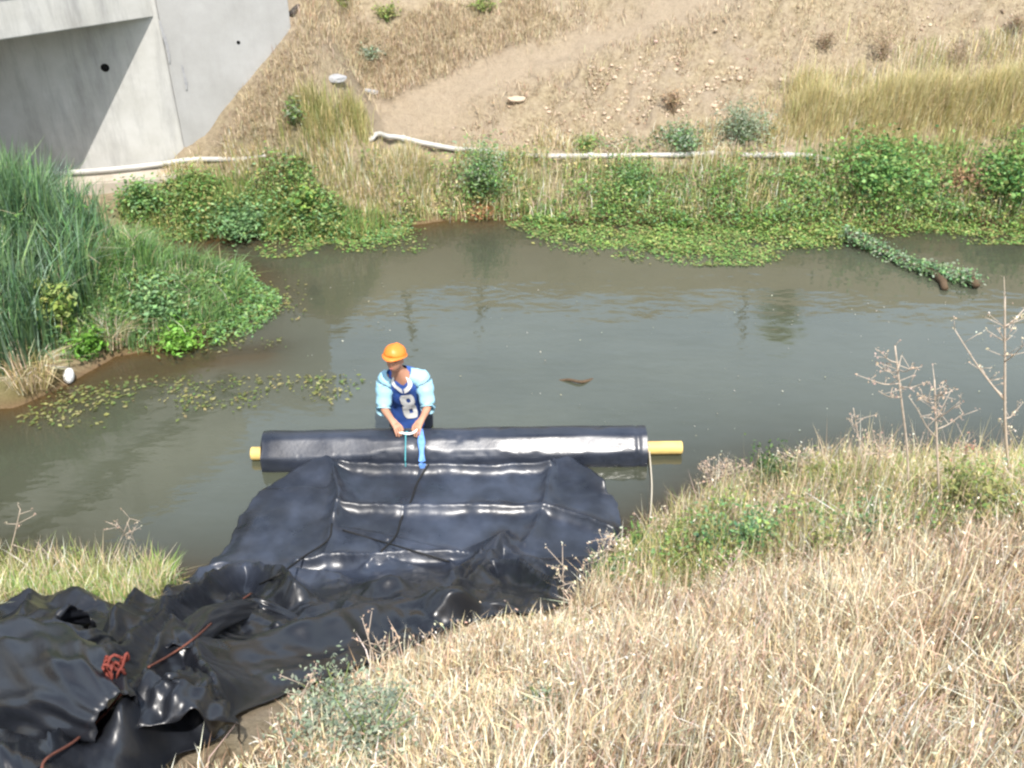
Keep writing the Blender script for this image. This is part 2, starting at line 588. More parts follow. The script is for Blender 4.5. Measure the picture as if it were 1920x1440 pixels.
M_hole = mat('drain_hole_dark', (.01, .01, .01), .9, .1)

def slab(name, quad_xy, z0, z1, m, parent, bev=.015):
    bm = bmesh.new()
    lo = [bm.verts.new((x, y, z0 if not hasattr(z0, '__len__') else z0[i])) for i, (x, y) in enumerate(quad_xy)]
    hi = [bm.verts.new((x, y, z1 if not hasattr(z1, '__len__') else z1[i])) for i, (x, y) in enumerate(quad_xy)]
    bm.faces.new(lo[::-1])
    bm.faces.new(hi)
    n = len(lo)
    for i in range(n):
        bm.faces.new((lo[i], lo[(i+1) % n], hi[(i+1) % n], hi[i]))
    bmesh.ops.recalc_face_normals(bm, faces=bm.faces)
    if bev:
        bmesh.ops.bevel(bm, geom=bm.edges[:], offset=bev, segments=2, affect='EDGES')
    return link(name, bm_mesh(name, bm), m, parent)

bridge = thing('bridge', 'pale concrete road bridge abutment with its deck edge in sun, standing on the far bank', 'bridge', (0, 0, 0))
GC = wall_pt(289, 32)                                  # where the girder's lower edge meets the wall
GRADE = .10                                            # the deck climbs towards the near side
gd3 = np.cross(np.cross(GC-np.array([0, 0, CAM_H]), ray(0, 76)), np.cross(-np.array(SUN_FROM), wall_pt(155, 310)-GC))
gd3 = gd3/np.hypot(gd3[0], gd3[1])*(-1 if gd3[1] > 0 else 1)
gd, GRADE = gd3[:2], gd3[2]
gn = np.array([-gd[1], gd[0]])                         # across the deck; made to point away from the camera's side
if np.dot(gn, np.array([-1.0, 1.0])) < 0:
    gn = -gn
def wp(s, k):
    return tuple(WA[:2]+wd*s-wn*k)
S0 = -9.0
SJ = float((GC[:2]-WA[:2])@wd)+.05
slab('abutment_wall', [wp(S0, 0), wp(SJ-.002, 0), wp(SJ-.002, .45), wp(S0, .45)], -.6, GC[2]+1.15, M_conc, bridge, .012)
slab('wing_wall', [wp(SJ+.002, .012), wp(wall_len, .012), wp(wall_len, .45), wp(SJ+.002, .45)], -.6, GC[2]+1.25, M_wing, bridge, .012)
slab('footing', [wp(S0, -.34), wp(1.9, -.34), wp(1.9, -.004), wp(S0, -.004)], -.6, .53, M_foot, bridge, .02)
G2 = GC[:2]
def gp(a, k):
    return tuple(G2+gd*a+gn*k)
def deck_part(name, a0, a1, k0, k1, z0, z1):
    ends = (a0, a1, a1, a0)
    slab(name, [gp(a0, k0), gp(a1, k0), gp(a1, k1), gp(a0, k1)], [GC[2]+z0+GRADE*q for q in ends], [GC[2]+z1+GRADE*q for q in ends], M_conc, bridge)
deck_part('girder', 0, 13, 0, .4, 0, .66)
deck_part('girder', -.4, 13, 4.0, 4.4, 0, .66)
deck_part('deck_slab', -.25, 13, -.13, 8, .664, .94)
deck_part('parapet', -.1, 13, -.115, .12, .943, 1.7)
# drain hole in the shaded wall
for hu, hv, hr_ in ((197, 127, 1.0), (447, 80, .45), (452, 205, .3)):
  h = wall_pt(hu, hv)+np.array([wn[0], wn[1], 0])*(0 if hu < 290 else -.012)
  a3, n3v = np.array([wd[0], wd[1], 0]), np.array([wn[0], wn[1], 0])
  th = np.arange(16)*2*PI/16
  disc = np.cos(th)[:, None]*a3+np.sin(th)[:, None]*np.array([0, 0, 1.0])
  V, Q, T = loft([h+n3v*.004+hr_*r*disc for r in (.052, .035)]+[h+n3v*.0035+hr_*.034*disc], True, True)
  link('drain_pipe' if hr_ == 1 else 'tie_hole', raw_mesh('drain_pipe', V, Q, T), M_hole, bridge)
# long run-off stains
def stain(pts, wdt):
    c = [wall_pt(u, v)+n3v*.003 for u, v in pts]
    V = []
    for i, p in enumerate(c):
        k = wdt*(.35+.65*math.sin(PI*(i+.6)/(len(c)+.2)))
        V += [p-a3*k*random.uniform(.6, 1.2), p+a3*k*random.uniform(.6, 1.2)]
    Q = [(2*i, 2*i+1, 2*i+3, 2*i+2) for i in range(len(c)-1)]
    link('stain', raw_mesh('stain', V, Q), M_stain, bridge)
stain([(299, 38), (303, 52), (309, 72), (312, 84), (316, 100), (318, 118)], .026)
stain([(341, 122), (345, 140), (348, 152), (350, 168)], .02)

# dark pipe lying up the slope from the end of the wing wall
M_dpipe = mottled('rusty_black_iron', (.03, .028, .025), (.06, .05, .045), 20, .7, .3)
p0, p1 = on_ground(548, 34), on_ground(600, -14)
tag(tube('drain_downpipe', spline([p0+(0, 0, .05), (p0+p1)/2+(0, 0, .07), p1+(0, 0, .05)], 8), .045, M_dpipe),
    'short dark pipe lying up the slope beside the end of the concrete wing wall', 'pipe')

# ------------------------------------------------------------------ white pipe along the far bank
M_pvc = mottled('weathered_white_plastic', (.50, .49, .46), (.36, .35, .32), 5, .5, .4, .1)
pts = [at(u, v-4, .60) for u, v in ((20, 334), (66, 330), (180, 324), (290, 313))]
pts += [on_ground(360, 306)+(0, 0, .03), on_ground(440, 296)-(0, 0, .03), on_ground(500, 288)-(0, 0, .10)]
wpipe = thing('wall_pipe', 'grey white pipe lying on the footing ledge along the concrete wall', 'pipe', (0, 0, 0))
tube('pipe_run', spline(pts, 60), .034, M_pvc, wpipe, 12)
pts = []
for k, (u, v) in enumerate(((690, 256), (722, 262), (790, 275), (870, 288), (980, 299), (1120, 300), (1300, 298), (1440, 298), (1520, 300), (1600, 304))):
    q = on_ground(u, v)
    q[2] += -.06 if k in (0, 9) else .05
    pts.append(q)
pp = spline(pts, 140)
for i in range(8, len(pp)):
    pp[i, 2] = pp[i, 2] if i > 128 else max(pp[i, 2], float(ground_z(pp[i, 0], pp[i, 1]))+.03)
pp[4:-4, 2] = np.convolve(pp[:, 2], np.ones(9)/9, 'valid')
pipe = thing('water_pipe', 'long white plastic water pipe lying along the foot of the dry slope', 'pipe', (0, 0, 0))
tube('pipe_run', pp, .035, M_pvc, pipe, 12)
for k in (24, 52, 76, 96, 114):
    tube('coupling', [pp[k]+(pp[k+1]-pp[k])*s for s in (-.6, .6)], .047, M_pvc, pipe, 12)

# ------------------------------------------------------------------ black liner
M_liner = mat('black_pond_liner', (.02, .02, .024), .36, .5)
t, N, L, b = nodes(M_liner)
co = objco(t)
n1 = noise_tex(t, 3.0, 6, .65, co)
n2 = noise_tex(t, 26, 5, .6, co)
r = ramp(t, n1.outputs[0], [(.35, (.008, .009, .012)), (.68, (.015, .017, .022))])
r2 = ramp(t, n1.outputs[0], [(.35, (.026, .033, .050)), (.68, (.048, .058, .084))])   # bluish sky sheen and silt painted into the colour where it floats
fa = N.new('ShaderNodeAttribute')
fa.attribute_name = 'sheen_film'
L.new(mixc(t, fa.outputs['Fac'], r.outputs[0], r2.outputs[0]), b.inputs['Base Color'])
rr = ramp(t, n1.outputs[0], [(.3, (.24, .24, .24)), (.7, (.42, .42, .42))])
L.new(rr.outputs[0], b.inputs['Roughness'])
bump(t, b, n2.outputs[0], .12, .01)

ROLL_L, ROLL_R = at(497, 850, .06), at(1209, 840, .06)
ax = ROLL_R-ROLL_L
rl = np.linalg.norm(ax)
ax /= rl
ra, rb = np.cross([0, 0, 1.0], ax), np.array([0, 0, 1.0])
ra /= np.linalg.norm(ra)                                # points away from the camera
RR = .208
def roll_pt(s, ang, r):
    return ROLL_L+ax*s+r*(np.cos(ang)*ra+np.sin(ang)*rb)
liner = thing('pond_liner', 'black plastic liner sheet unrolled from the water up onto the near bank', 'plastic liner', (0, 0, 0))
ns, na_ = 190, 56
ss = np.linspace(0, rl, ns)
an = np.arange(na_)*2*PI/na_
Sg, Ag = np.meshgrid(ss, an, indexing='ij')
bul = (fbm(Sg*1.6+3, np.cos(Ag)*1.0+np.sin(Ag)*.7+5, 61, 3)-.5)*.025 + (fbm(Sg*5, np.cos(Ag)*3+9+np.sin(Ag)*2, 67, 3)-.5)*.010
wr = np.abs(fbm(Sg*2.2+np.sin(Ag)*2.0, np.sin(Ag)*6+20+np.cos(Ag)*2, 71, 3)-.5)
rad = RR+bul-.03*np.exp(-(wr/.03)**2)*.35
rad = rad+.006*(((Ag-4.2) % (2*PI))/(2*PI))
# the outer turn hangs in long flat facets along the front
phi = PI-Ag                                             # 0 faces the near bank, 90 degrees is up
for c0, a0, sd1, sd2 in ((.92, 50, 63, 65), (.965, 5, 163, 165), (.985, 88, 263, 265)):
    cc_ = c0+(fbm(Sg*1.5, Sg*0+2, sd1, 3)-.5)*.13
    aa_ = np.radians(a0+(fbm(Sg*1.1, Sg*0+8, sd2, 3)-.5)*34)
    dphi = np.clip(np.abs(phi-aa_), 0, 1.2)
    chord = RR*1.03*cc_/np.cos(dphi)
    rad = np.where(dphi < 1.1, np.minimum(rad, chord), rad)
end = np.minimum(Sg, rl-Sg)
rad *= np.where(Sg > rl-.07, 1.0, 1-.03*np.exp(-(end/.05)**2))
rad = np.where((Sg > rl-.10) & (Sg < rl-.065), rad*.965, rad)
P = ROLL_L+Sg[..., None]*ax+rad[..., None]*(np.cos(Ag)[..., None]*ra+np.sin(Ag)[..., None]*rb)
V, Q, T = loft(list(P), True, False)
link('rolled_sheet', raw_mesh('rolled_sheet', V, Q, T, smooth_=True, attrs={'sheen_film': np.tile(.25+.6*fbm(ss*2.5, ss*0, 329), (na_, 1)).T.ravel()}), M_liner, liner)
for s, sg in ((0.0, -1), (rl, 1)):                       # wound ends: stepped spiral layers
    rings = []
    for k in range(9):
        r0 = RR*.97-(RR*.97-.066)*k/8
        off = -.012 if k % 2 else -.002
        rings.append([roll_pt(s+sg*off, q, r0) for q in an])
    V, Q, T = loft(rings, True, False)
    link('wound_end', raw_mesh('wound_end', V, Q, T), M_liner, liner)

# the sheet between its two edges
Lpx = [(.00, 632, 858), (.03, 622, 864), (.07, 612, 870), (.14, 555, 896), (.22, 488, 932), (.30, 452, 978), (.38, 424, 1032), (.46, 372, 1082),
       (.53, 330, 1100), (.60, 285, 1150), (.66, 225, 1165), (.72, 190, 1155), (.77, 130, 1140), (.83, 40, 1146), (.89, -130, 1180), (.94, -260, 1300), (1.0, -300, 1640)]
Rpx = [(.00, 1028, 858), (.03, 1036, 862), (.07, 1048, 868), (.14, 1092, 886), (.22, 1134, 918), (.30, 1154, 956), (.38, 1168, 1004), (.46, 1136, 1044),
       (.53, 1108, 1092), (.60, 1050, 1152), (.66, 880, 1176), (.72, 745, 1232), (.77, 590, 1296), (.83, 452, 1350), (.89, 425, 1392), (.94, 330, 1440), (1.0, 240, 1640)]
def edge(px):
    k = [p[0] for p in px]
    g = [on_ground(p[1], p[2])[:2] for p in px]
    return lambda q: np.stack([np.interp(q, k, [a[0] for a in g]), np.interp(q, k, [a[1] for a in g])], -1)
eL, eR = edge(Lpx), edge(Rpx)
nu, nv = 300, 380
vv = np.linspace(0, 1, nv)
def blur(a, k=7):
    pad = np.pad(a, ((k, k), (0, 0)), 'edge')
    return np.stack([np.convolve(pad[:, i], np.ones(2*k+1)/(2*k+1), 'valid') for i in range(2)], 1)
Lw, Rw = blur(eL(vv)), blur(eR(vv))
Lw += (np.stack([fbm(vv*22, vv*0+1, 81), fbm(vv*22, vv*0+9, 83)], 1)-.5)*.10
Rw += (np.stack([fbm(vv*22, vv*0+3, 85), fbm(vv*22, vv*0+7, 87)], 1)-.5)*.10
uu = np.linspace(0, 1, nu)
XY = Lw[:, None, :]*(1-uu)[None, :, None]+Rw[:, None, :]*uu[None, :, None]
X, Y = XY[..., 0], XY[..., 1]
U = np.broadcast_to(uu[None, :], X.shape)
Vv = np.broadcast_to(vv[:, None], X.shape)
gz = ground_z(X, Y, False)
z = np.maximum(np.maximum(gz, ground_z(X, Y)), 0)
bank = smooth(.0, .35, gz)
eu = np.minimum(U*np.hypot(*(Rw-Lw).T)[:, None], (1-U)*np.hypot(*(Rw-Lw).T)[:, None])
z = z+.035*(1-bank)+.05*bank-.045*np.exp(-(eu/.10)**2)*(1-bank)*(smooth(.22, .35, Vv))
FOLDS = [  # photo line, height, half width, sharpness
    ([(640, 886), (760, 892), (900, 894), (1030, 890)], .095, .042, 1.1),
    ([(632, 966), (780, 967), (900, 967), (1012, 967), (1060, 977), (1150, 1008)], .095, .042, 1.0),
    ([(618, 868), (630, 905), (638, 940), (630, 985)], .09, .07, 1.0),
    ([(630, 985), (615, 1040), (610, 1100)], .03, .05, 1.3),
    ([(1042, 870), (1030, 905), (1018, 965), (985, 1035)], .05, .06, 1.2),
    ([(1050, 868), (1085, 892), (1125, 922)], .09, .10, .9),
    ([(490, 936), (560, 928), (625, 934)], .03, .08, 1.0),
    ([(800, 870), (770, 930), (745, 1000), (700, 1060)], -.012, .02, 1.0),
    ([(640, 1000), (760, 1025), (850, 1050)], .02, .03, 1.2),
    ([(560, 1080), (640, 1066), (700, 1070), (760, 1062), (840, 1060), (920, 1068)], .13, .05, 1.0),
    ([(690, 1080), (720, 1070), (770, 1080)], .09, .06, .9),
    ([(850, 1105), (890, 1075), (945, 1030)], .13, .06, 1.0),
    ([(845, 1070), (865, 1110), (850, 1150)], .05, .05, 1.0),
    ([(830, 1160), (900, 1105), (935, 1085), (1000, 1112), (1050, 1135)], .17, .07, 1.1),
    ([(945, 1050), (1010, 1080), (1080, 1120)], .10, .07, 1.1),
    ([(640, 1105), (700, 1118), (800, 1112)], .05, .06, 1.0),
    ([(380, 1092), (430, 1082), (560, 1096), (640, 1100)], .12, .07, 1.1),
    ([(215, 1330), (300, 1225), (380, 1160), (465, 1108), (530, 1128), (560, 1150)], .26, .10, 1.15),
    ([(370, 1262), (420, 1200), (480, 1150)], .17, .06, 1.1),
    ([(320, 1130), (260, 1180), (190, 1260)], .16, .07, 1.2),
    ([(290, 1130), (220, 1215), (170, 1290)], .10, .06, 1.2),
    ([(370, 1285), (480, 1262), (600, 1232), (740, 1190), (860, 1165)], .22, .20, 1.8),
    ([(520, 1190), (620, 1165), (760, 1150)], .08, .08, 1.0),
    ([(-80, 1170), (30, 1150), (120, 1145), (186, 1165)], .16, .14, 1.5),
    ([(70, 1130), (75, 1200), (10, 1290)], .18, .09, 1.1),
    ([(60, 1230), (150, 1275), (200, 1335), (190, 1400)], .24, .12, 1.3),
    ([(-40, 1330), (90, 1370), (190, 1390)], .22, .14, 1.2),
    ([(350, 1262), (300, 1340), (262, 1440)], .30, .10, 1.1),
    ([(350, 1262), (410, 1330), (440, 1385)], .22, .10, 1.2),
    ([(300, 1400), (360, 1380), (440, 1372)], .10, .08, 1.0),
    ([(240, 1300), (180, 1380), (120, 1470)], .16, .07, 1.0),
    ([(20, 1400), (60, 1450), (60, 1500)], .18, .10, 1.0),
]
warp = (fbm(X*5, Y*5, 91, 3)-.5)*.10
warp2 = (fbm(X*5+30, Y*5, 93, 3)-.5)*.10
dzs = np.zeros_like(z)
for ln, hh, hw, shp in FOLDS:
    pl = spline([on_ground(u, v)[:2] for u, v in ln], 6*len(ln))
    d = seg_dist(X+warp*min(1, hw*8), Y+warp2*min(1, hw*8), [tuple(p) for p in pl])
    f = np.exp(-(d/hw)**shp)
    dzs = np.where(np.abs(hh*f) > np.abs(dzs), dzs*.45+hh*f, dzs+.45*hh*f) if hh > 0 else dzs+hh*f
def crumple(x, y, seed, lo=.30, hi=.95, n=7):            # straight creases between flat facets
    h_ = 0
    r_ = np.random.default_rng(seed)
    for k in range(n):
        a_ = r_.uniform(0, PI)
        lam = r_.uniform(lo, hi)
        ph = (x*math.cos(a_)+y*math.sin(a_))/lam+r_.uniform(0, 1)+(fbm(x*.9, y*.9, seed+k*3, 2)-.5)*1.1
        tri = np.abs((ph % 1)*2-1)
        m_ = smooth(.38, .62, fbm(x*.8+k*5, y*.8, seed+k*7+1, 2))
        h_ = h_+(tri-.5)*lam*m_
    return h_/n
def facet(A, B_, P_, hgt, back=.05):                     # a corner of sheet lifted at P
    a_, b_, p_ = (on_ground(*q)[:2] for q in (A, B_, P_))
    den = (b_[1]-p_[1])*(a_[0]-p_[0])+(p_[0]-b_[0])*(a_[1]-p_[1])
    wa = ((b_[1]-p_[1])*(X-p_[0])+(p_[0]-b_[0])*(Y-p_[1]))/den
    wb = ((p_[1]-a_[1])*(X-p_[0])+(a_[0]-p_[0])*(Y-p_[1]))/den
    wp_ = 1-wa-wb
    out_d = np.maximum(np.maximum(-wa, -wb), np.maximum(wp_-1, 0))
    return hgt*np.clip(wp_, 0, 1)*np.clip(1-out_d/.35, 0, 1)
rid = 1-np.abs(2*fbm(X*1.5+warp*4, Y*1.5, 101, 3)-1)
rid2 = 1-np.abs(2*fbm(X*4+warp*6, Y*4, 103, 2)-1)
dzs += (rid**4-.25)*(.006+.015*bank)+(rid2**6-.2)*(.003+.008*bank)
dzs += crumple(X, Y, 301)*(.07+.66*bank)+crumple(X, Y, 311, .12, .3, 6)*(.07+.20*bank)
for A_, B_, P_, h_ in (((488, 934), (634, 940), (612, 874), .11), ((1046, 912), (1132, 922), (1054, 872), .07), ((848, 1075), (862, 1118), (935, 1046), .16),
                       ((560, 1080), (612, 1086), (590, 1066), .06), ((700, 1085), (765, 1088), (735, 1062), .10)):
    dzs = np.maximum(dzs, facet(A_, B_, P_, h_)+dzs*.3)
lim = smooth(0, .16, eu)
dzs = dzs*np.where(bank > .1, .12+.88*lim, 1)-.035*(1-lim)*smooth(.05, .3, bank)
z = z+np.maximum(dzs, -.035)+.01
# where the sheet leaves the roll it comes from under its front
z = np.where(Vv < .03, z*smooth(-.01, .03, Vv)+.02*(1-smooth(-.01, .03, Vv)), z)
sheen_film = smooth(.40, .05, gz+.3*(fbm(X*2, Y*2, 321)-.5))*(.15+.85*smooth(.25, .72, .6*fbm(X*1.6, Y*1.6, 327)+.4*fbm(X*7, Y*7, 323, 3)))  # painted sky sheen and silt, strongest on the floating part, broken by noise
me = raw_mesh('loose_sheet', np.stack([X, Y, z], 2).reshape(-1, 3), grid_faces(nu, nv), smooth_=True, attrs={'sheen_film': sheen_film})
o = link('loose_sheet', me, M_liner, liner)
so = o.modifiers.new('thickness', 'SOLIDIFY')
so.thickness = .006
def liner_z(x, y):
    i = np.argmin((X-x)**2+(Y-y)**2)
    return float(z.ravel()[i])
def on_liner(u, v, lift=.0):
    d = ray(u, v)
    o_ = np.array([0, 0, CAM_H])
    rel = np.stack([X, Y, z], -1)-o_
    dn = d/np.linalg.norm(d)
    tt = rel@dn
    perp = np.linalg.norm(rel-tt[..., None]*dn, axis=-1)
    cand = np.where(perp < .03, tt, 1e9)
    i = np.argmin(cand) if cand.min() < 1e8 else np.argmin(perp)
    p = np.array([X.ravel()[i], Y.ravel()[i], z.ravel()[i]])
    return p+(0, 0, lift)

def hood(centres, half, rise, tilt=0, wob=.04, seed=0, n=40):
    """a fold of sheet that stands up: arcs strung along a line, open at its far end"""
    c = spline(centres, 26)
    hw, rs = np.interp(np.linspace(0, 1, 26), np.linspace(0, 1, len(half)), half), np.interp(np.linspace(0, 1, 26), np.linspace(0, 1, len(rise)), rise)
    R_ = []
    for i in range(26):
        d = c[min(i+1, 25)]-c[max(i-1, 0)]
        d[2] = 0
        d /= np.linalg.norm(d)
        sd_ = np.array([-d[1], d[0], 0])
        q = np.linspace(0, PI, n)
        w_ = .12*(np.abs(((q*1.3+i*.09+seed*.37) % 1)*2-1)-.5)+.10*(np.abs(((q*2.1-i*.13+seed*.21) % 1)*2-1)-.5)+1+wob*4*(fbm(q*2.2+seed, np.full(n, i*.16), 131+seed, 3)-.5)+.05*np.sin(q*7+i*.12+seed)
        R_.append(c[i]+(np.cos(q)*hw[i]*w_)[:, None]*sd_+(np.sin(q)**.8*rs[i]*w_)[:, None]*np.array([0, 0, 1.0])+(np.sin(q)*tilt)[:, None]*d)
    V, Q, T = loft(R_, False, False)
    o_ = link('raised_fold', raw_mesh('raised_fold', V, Q, smooth_=True), M_liner, liner)
    s_ = o_.modifiers.new('thickness', 'SOLIDIFY')
    s_.thickness = .005
hood([on_liner(u, v, -.05) for u, v in ((345, 1262), (352, 1310), (352, 1350), (348, 1395))], [.04, .13, .20, .24], [.16, .30, .36, .34], .05, .05, 3)
hood([on_liner(u, v, -.05) for u, v in ((200, 1185), (150, 1190), (90, 1215), (40, 1240))], [.06, .15, .20, .24], [.08, .20, .26, .28], .04, .05, 9)
hood([on_liner(u, v, -.06) for u, v in ((205, 1330), (130, 1300), (50, 1290), (-60, 1290))], [.10, .22, .28, .30], [.14, .26, .32, .32], .0, .05, 14)
hood([on_liner(u, v, -.06) for u, v in ((560, 1148), (480, 1130), (400, 1165), (330, 1215))], [.03, .08, .10, .09], [.04, .12, .17, .12], .0, .05, 19)

# yellow pole the liner is wound on
M_yel = mottled('yellow_painted_pole', (.80, .58, .19), (.52, .37, .14), 5, .45, .4, .1)
pe0, pe1 = ROLL_L-ax*.125, ROLL_R+ax*.345
rings = []
for s_, r_ in ((0, .046), (0, .060), (.012, .062), (1, .062)):
    pass
pole_l = np.linalg.norm(pe1-pe0)
for s_, r_ in ((0, .045), (0, .058), (.008, .062), (pole_l-.008, .062), (pole_l, .058), (pole_l, .045), (pole_l-.15, .044)):
    rings.append([pe0+ax*s_+r_*(math.cos(q)*ra+math.sin(q)*rb) for q in np.arange(24)*2*PI/24])
V, Q, T = loft(rings, True, True)
tag(link('core_pole', raw_mesh('core_pole', V, Q, T), M_yel), 'yellow pole through the roll of black liner, sticking out at both ends', 'pole')

# cords
M_cord = mottled('pale_cord', (.55, .50, .40), (.42, .38, .30), 60, .8, .2)
M_dark = mat('dark_cord', (.012, .012, .012), .7, .3)
M_rope = mottled('rust_red_rope', (.16, .06, .04), (.10, .04, .03), 50, .8, .2)
M_red = mottled('red_rope', (.20, .045, .032), (.13, .035, .028), 50, .8, .2)
pr = ROLL_R+ax*.03
tag(tube('hanging_cord', spline([pr+(-.0, -.03, .07), pr+(.005, -.075, .0), at(1222, 905, .02), at(1221, 945, .02), at(1218, 985, .10), on_ground(1214, 1010)+(0, 0, .05)], 24), .007, M_cord, None, 6),
    'thin pale cord hanging from the yellow pole end down to the near bank', 'cord')
tag(tube('tie_line', spline([on_liner(u, v, .012) for u, v in ((798, 872), (782, 900), (768, 935), (752, 968), (742, 1000), (722, 1035))], 30), .009, M_dark, None, 6),
    'dark tie line running down the middle of the floating black sheet', 'cord')
tag(tube('tie_line', spline([on_liner(u, v, .012) for u, v in ((628, 980), (610, 1010), (570, 1045), (520, 1075), (480, 1095))], 30), .008, M_dark, None, 6),
    'dark tie line slanting across the floating sheet towards the tall green grass tuft', 'cord')
tag(tube('tie_line', spline([on_liner(u, v, .012) for u, v in ((640, 990), (700, 1008), (770, 1030), (840, 1050))], 30), .007, M_dark, None, 6),
    'dark tie line crossing the floating sheet just below the second ridge', 'cord')
tag(tube('bank_rope', spline([on_liner(u, v, .032) for u, v in ((478, 1112), (430, 1150), (380, 1190), (330, 1225), (290, 1250))], 60), .006, M_rope, None, 6),
    'rust brown rope stretched over the highest fold of the liner', 'rope')
tag(tube('bank_rope', spline([on_liner(u, v, .032) for u, v in ((222, 1300), (190, 1340), (150, 1385), (105, 1432), (80, 1460))], 60), .006, M_rope, None, 6),
    'rust brown rope running from the red knot down to the dark corner', 'rope')
kp = on_liner(228, 1282, .10)
kn = thing('rope_knot', 'tangled red rope knot lying in the dark liner folds', 'rope knot', tuple(kp))
for k in range(4):
    q = np.linspace(0, 2*PI, 22)
    e = random.uniform(0, PI)
    pth = np.stack([np.cos(q)*random.uniform(.03, .060), np.sin(q)*random.uniform(.010, .024), .03*np.sin(3*q+k)+.01*k], 1)
    R_ = np.array([[math.cos(e), -math.sin(e), 0], [math.sin(e), math.cos(e), 0], [0, 0, 1]])
    tube('loop', pth@R_.T+np.array([random.uniform(-.05, .05), random.uniform(-.02, .02), 0]), .0065, M_red, kn, 6, cap=False)

# ------------------------------------------------------------------ the worker in the water
M_skin = mottled('sunburnt_skin', (.48, .25, .16), (.42, .21, .135), 14, .55, .35, .05)
M_navy = mottled('navy_jersey', (.035, .09, .33), (.05, .12, .40), 18, .75, .25, .3, .01, 30)
M_sky = mottled('sky_blue_sleeve', (.30, .55, .68), (.38, .63, .75), 18, .75, .25, .3, .01, 30)
M_white = mottled('white_print', (.80, .80, .78), (.74, .74, .72), 20, .7, .25, .1)
M_hat = mottled('orange_hard_hat', (.84, .235, .035), (.78, .20, .03), 10, .42, .35, .03)
M_hair = mat('dark_hair', (.03, .022, .016), .6, .3)
M_pants = mottled('dark_trousers', (.03, .035, .05), (.045, .05, .065), 20, .8, .2)
M_eye = mat('dark_eye', (.02, .015, .012), .25, .5)
M_lip = mat('lip', (.40, .14, .11), .5, .3)

PX = -.985
person = thing('person', 'person in orange hard hat and blue number 8 jersey standing waist deep behind the roll', 'person', (0, 0, 0))
hipc = np.array([PX+.01, 7.76, .20])
SK, SE, SR = [], [], []
def sv(p, r, prev=None):
    SK.append(tuple(p)); SR.append(r)
    if prev is not None:
        SE.append((prev, len(SK)-1))
    return len(SK)-1
pel = sv(hipc, (.15, .12))
wai = sv((PX, 7.73, .33), (.14, .105), pel)
che = sv((PX-.005, 7.64, .54), (.155, .115), wai)
nb = sv((PX-.025, 7.565, .69), (.09, .07), che)
nk = sv((PX-.045, 7.51, .79), (.055, .055), nb)
hd0 = sv((PX-.055, 7.48, .87), (.055, .06), nk)
HANDS = {}
for sg, sh, el, wr_ in ((-1, (PX-.165, 7.57, .655), (-1.190, 7.49, .385), (-1.100, 7.315, .385)),
                        (1, (PX+.155, 7.57, .66), (-.775, 7.49, .405), (-.812, 7.295, .415))):
    sh, el, wr_ = map(np.array, (sh, el, wr_))
    a = sv(sh, (.062, .062), nb)
    a1 = sv((sh+el)/2, (.05, .05), a)
    a2 = sv(el, (.041, .041), a1)
    a3_ = sv(el+(wr_-el)*.4, (.040, .040), a2)
    a4 = sv(wr_, (.026, .030), a3_)
    tgt = np.array([-1.045, 7.245, .345]) if sg < 0 else np.array([-.850, 7.225, .365])
    d = tgt-wr_
    d /= np.linalg.norm(d)
    across = np.cross(d, (0, 0, 1.0))
    across /= np.linalg.norm(across)
    pal = wr_+d*.055
    a5 = sv(pal, (.036, .020), a4)
    knu = wr_+d*.095
    a6 = sv(knu, (.034, .016), a5)
    dn = np.array([0, 0, -1.0])
    for k, (off, ln) in enumerate(((-.030, .80), (-.010, .98), (.011, 1.0), (.030, .86))):
        f0 = sv(knu+across*off+d*.012, (.0095, .0095), a6)
        f1 = sv(knu+across*off*1.1+d*.045*ln+dn*.016, (.0088, .0088), f0)
        f2 = sv(knu+across*off*1.1+d*.058*ln+dn*.045*ln, (.0080, .0080), f1)
        sv(knu+across*off*1.0+d*.040*ln+dn*.064*ln, (.0068, .0068), f2)
    tin = across*(-sg)*np.sign(np.dot(across, (1, 0, 0))) * -1
    t0 = sv(pal-d*.015-tin*-.0+np.array([-sg*1.0, 0, 0])*.034, (.012, .012), a5)
    t1 = sv(pal+d*.020+np.array([-sg, 0, 0])*.055+dn*.012, (.0105, .0105), t0)
    sv(pal+d*.050+np.array([-sg, 0, 0])*.052+dn*.030, (.0085, .0085), t1)
    HANDS[sg] = knu+d*.04+dn*.035
for sg in (-1, 1):
    l0 = sv(hipc+np.array([.095*sg, 0, -.08]), (.09, .09), pel)
    l1 = sv(hipc+np.array([.12*sg, -.02, -.50]), (.06, .06), l0)
    l2 = sv(hipc+np.array([.13*sg, .02, -.93]), (.042, .042), l1)
    sv(hipc+np.array([.14*sg, -.16, -.985]), (.038, .032), l2)
me = bpy.data.meshes.new('body')
me.from_pydata(SK, SE, [])
bo = bpy.data.objects.new('body_tmp', me)
C.objects.link(bo)
bo.modifiers.new('skin', 'SKIN')
for i, r in enumerate(SR):
    me.skin_vertices[0].data[i].radius = r
    me.skin_vertices[0].data[i].use_root = (i == 0)
ss_ = bo.modifiers.new('sub', 'SUBSURF')
ss_.levels = ss_.render_levels = 2
dg = bpy.context.evaluated_depsgraph_get()
bm = bmesh.new()
bm.from_mesh(bpy.data.meshes.new_from_object(bo.evaluated_get(dg)))
bpy.data.objects.remove(bo)
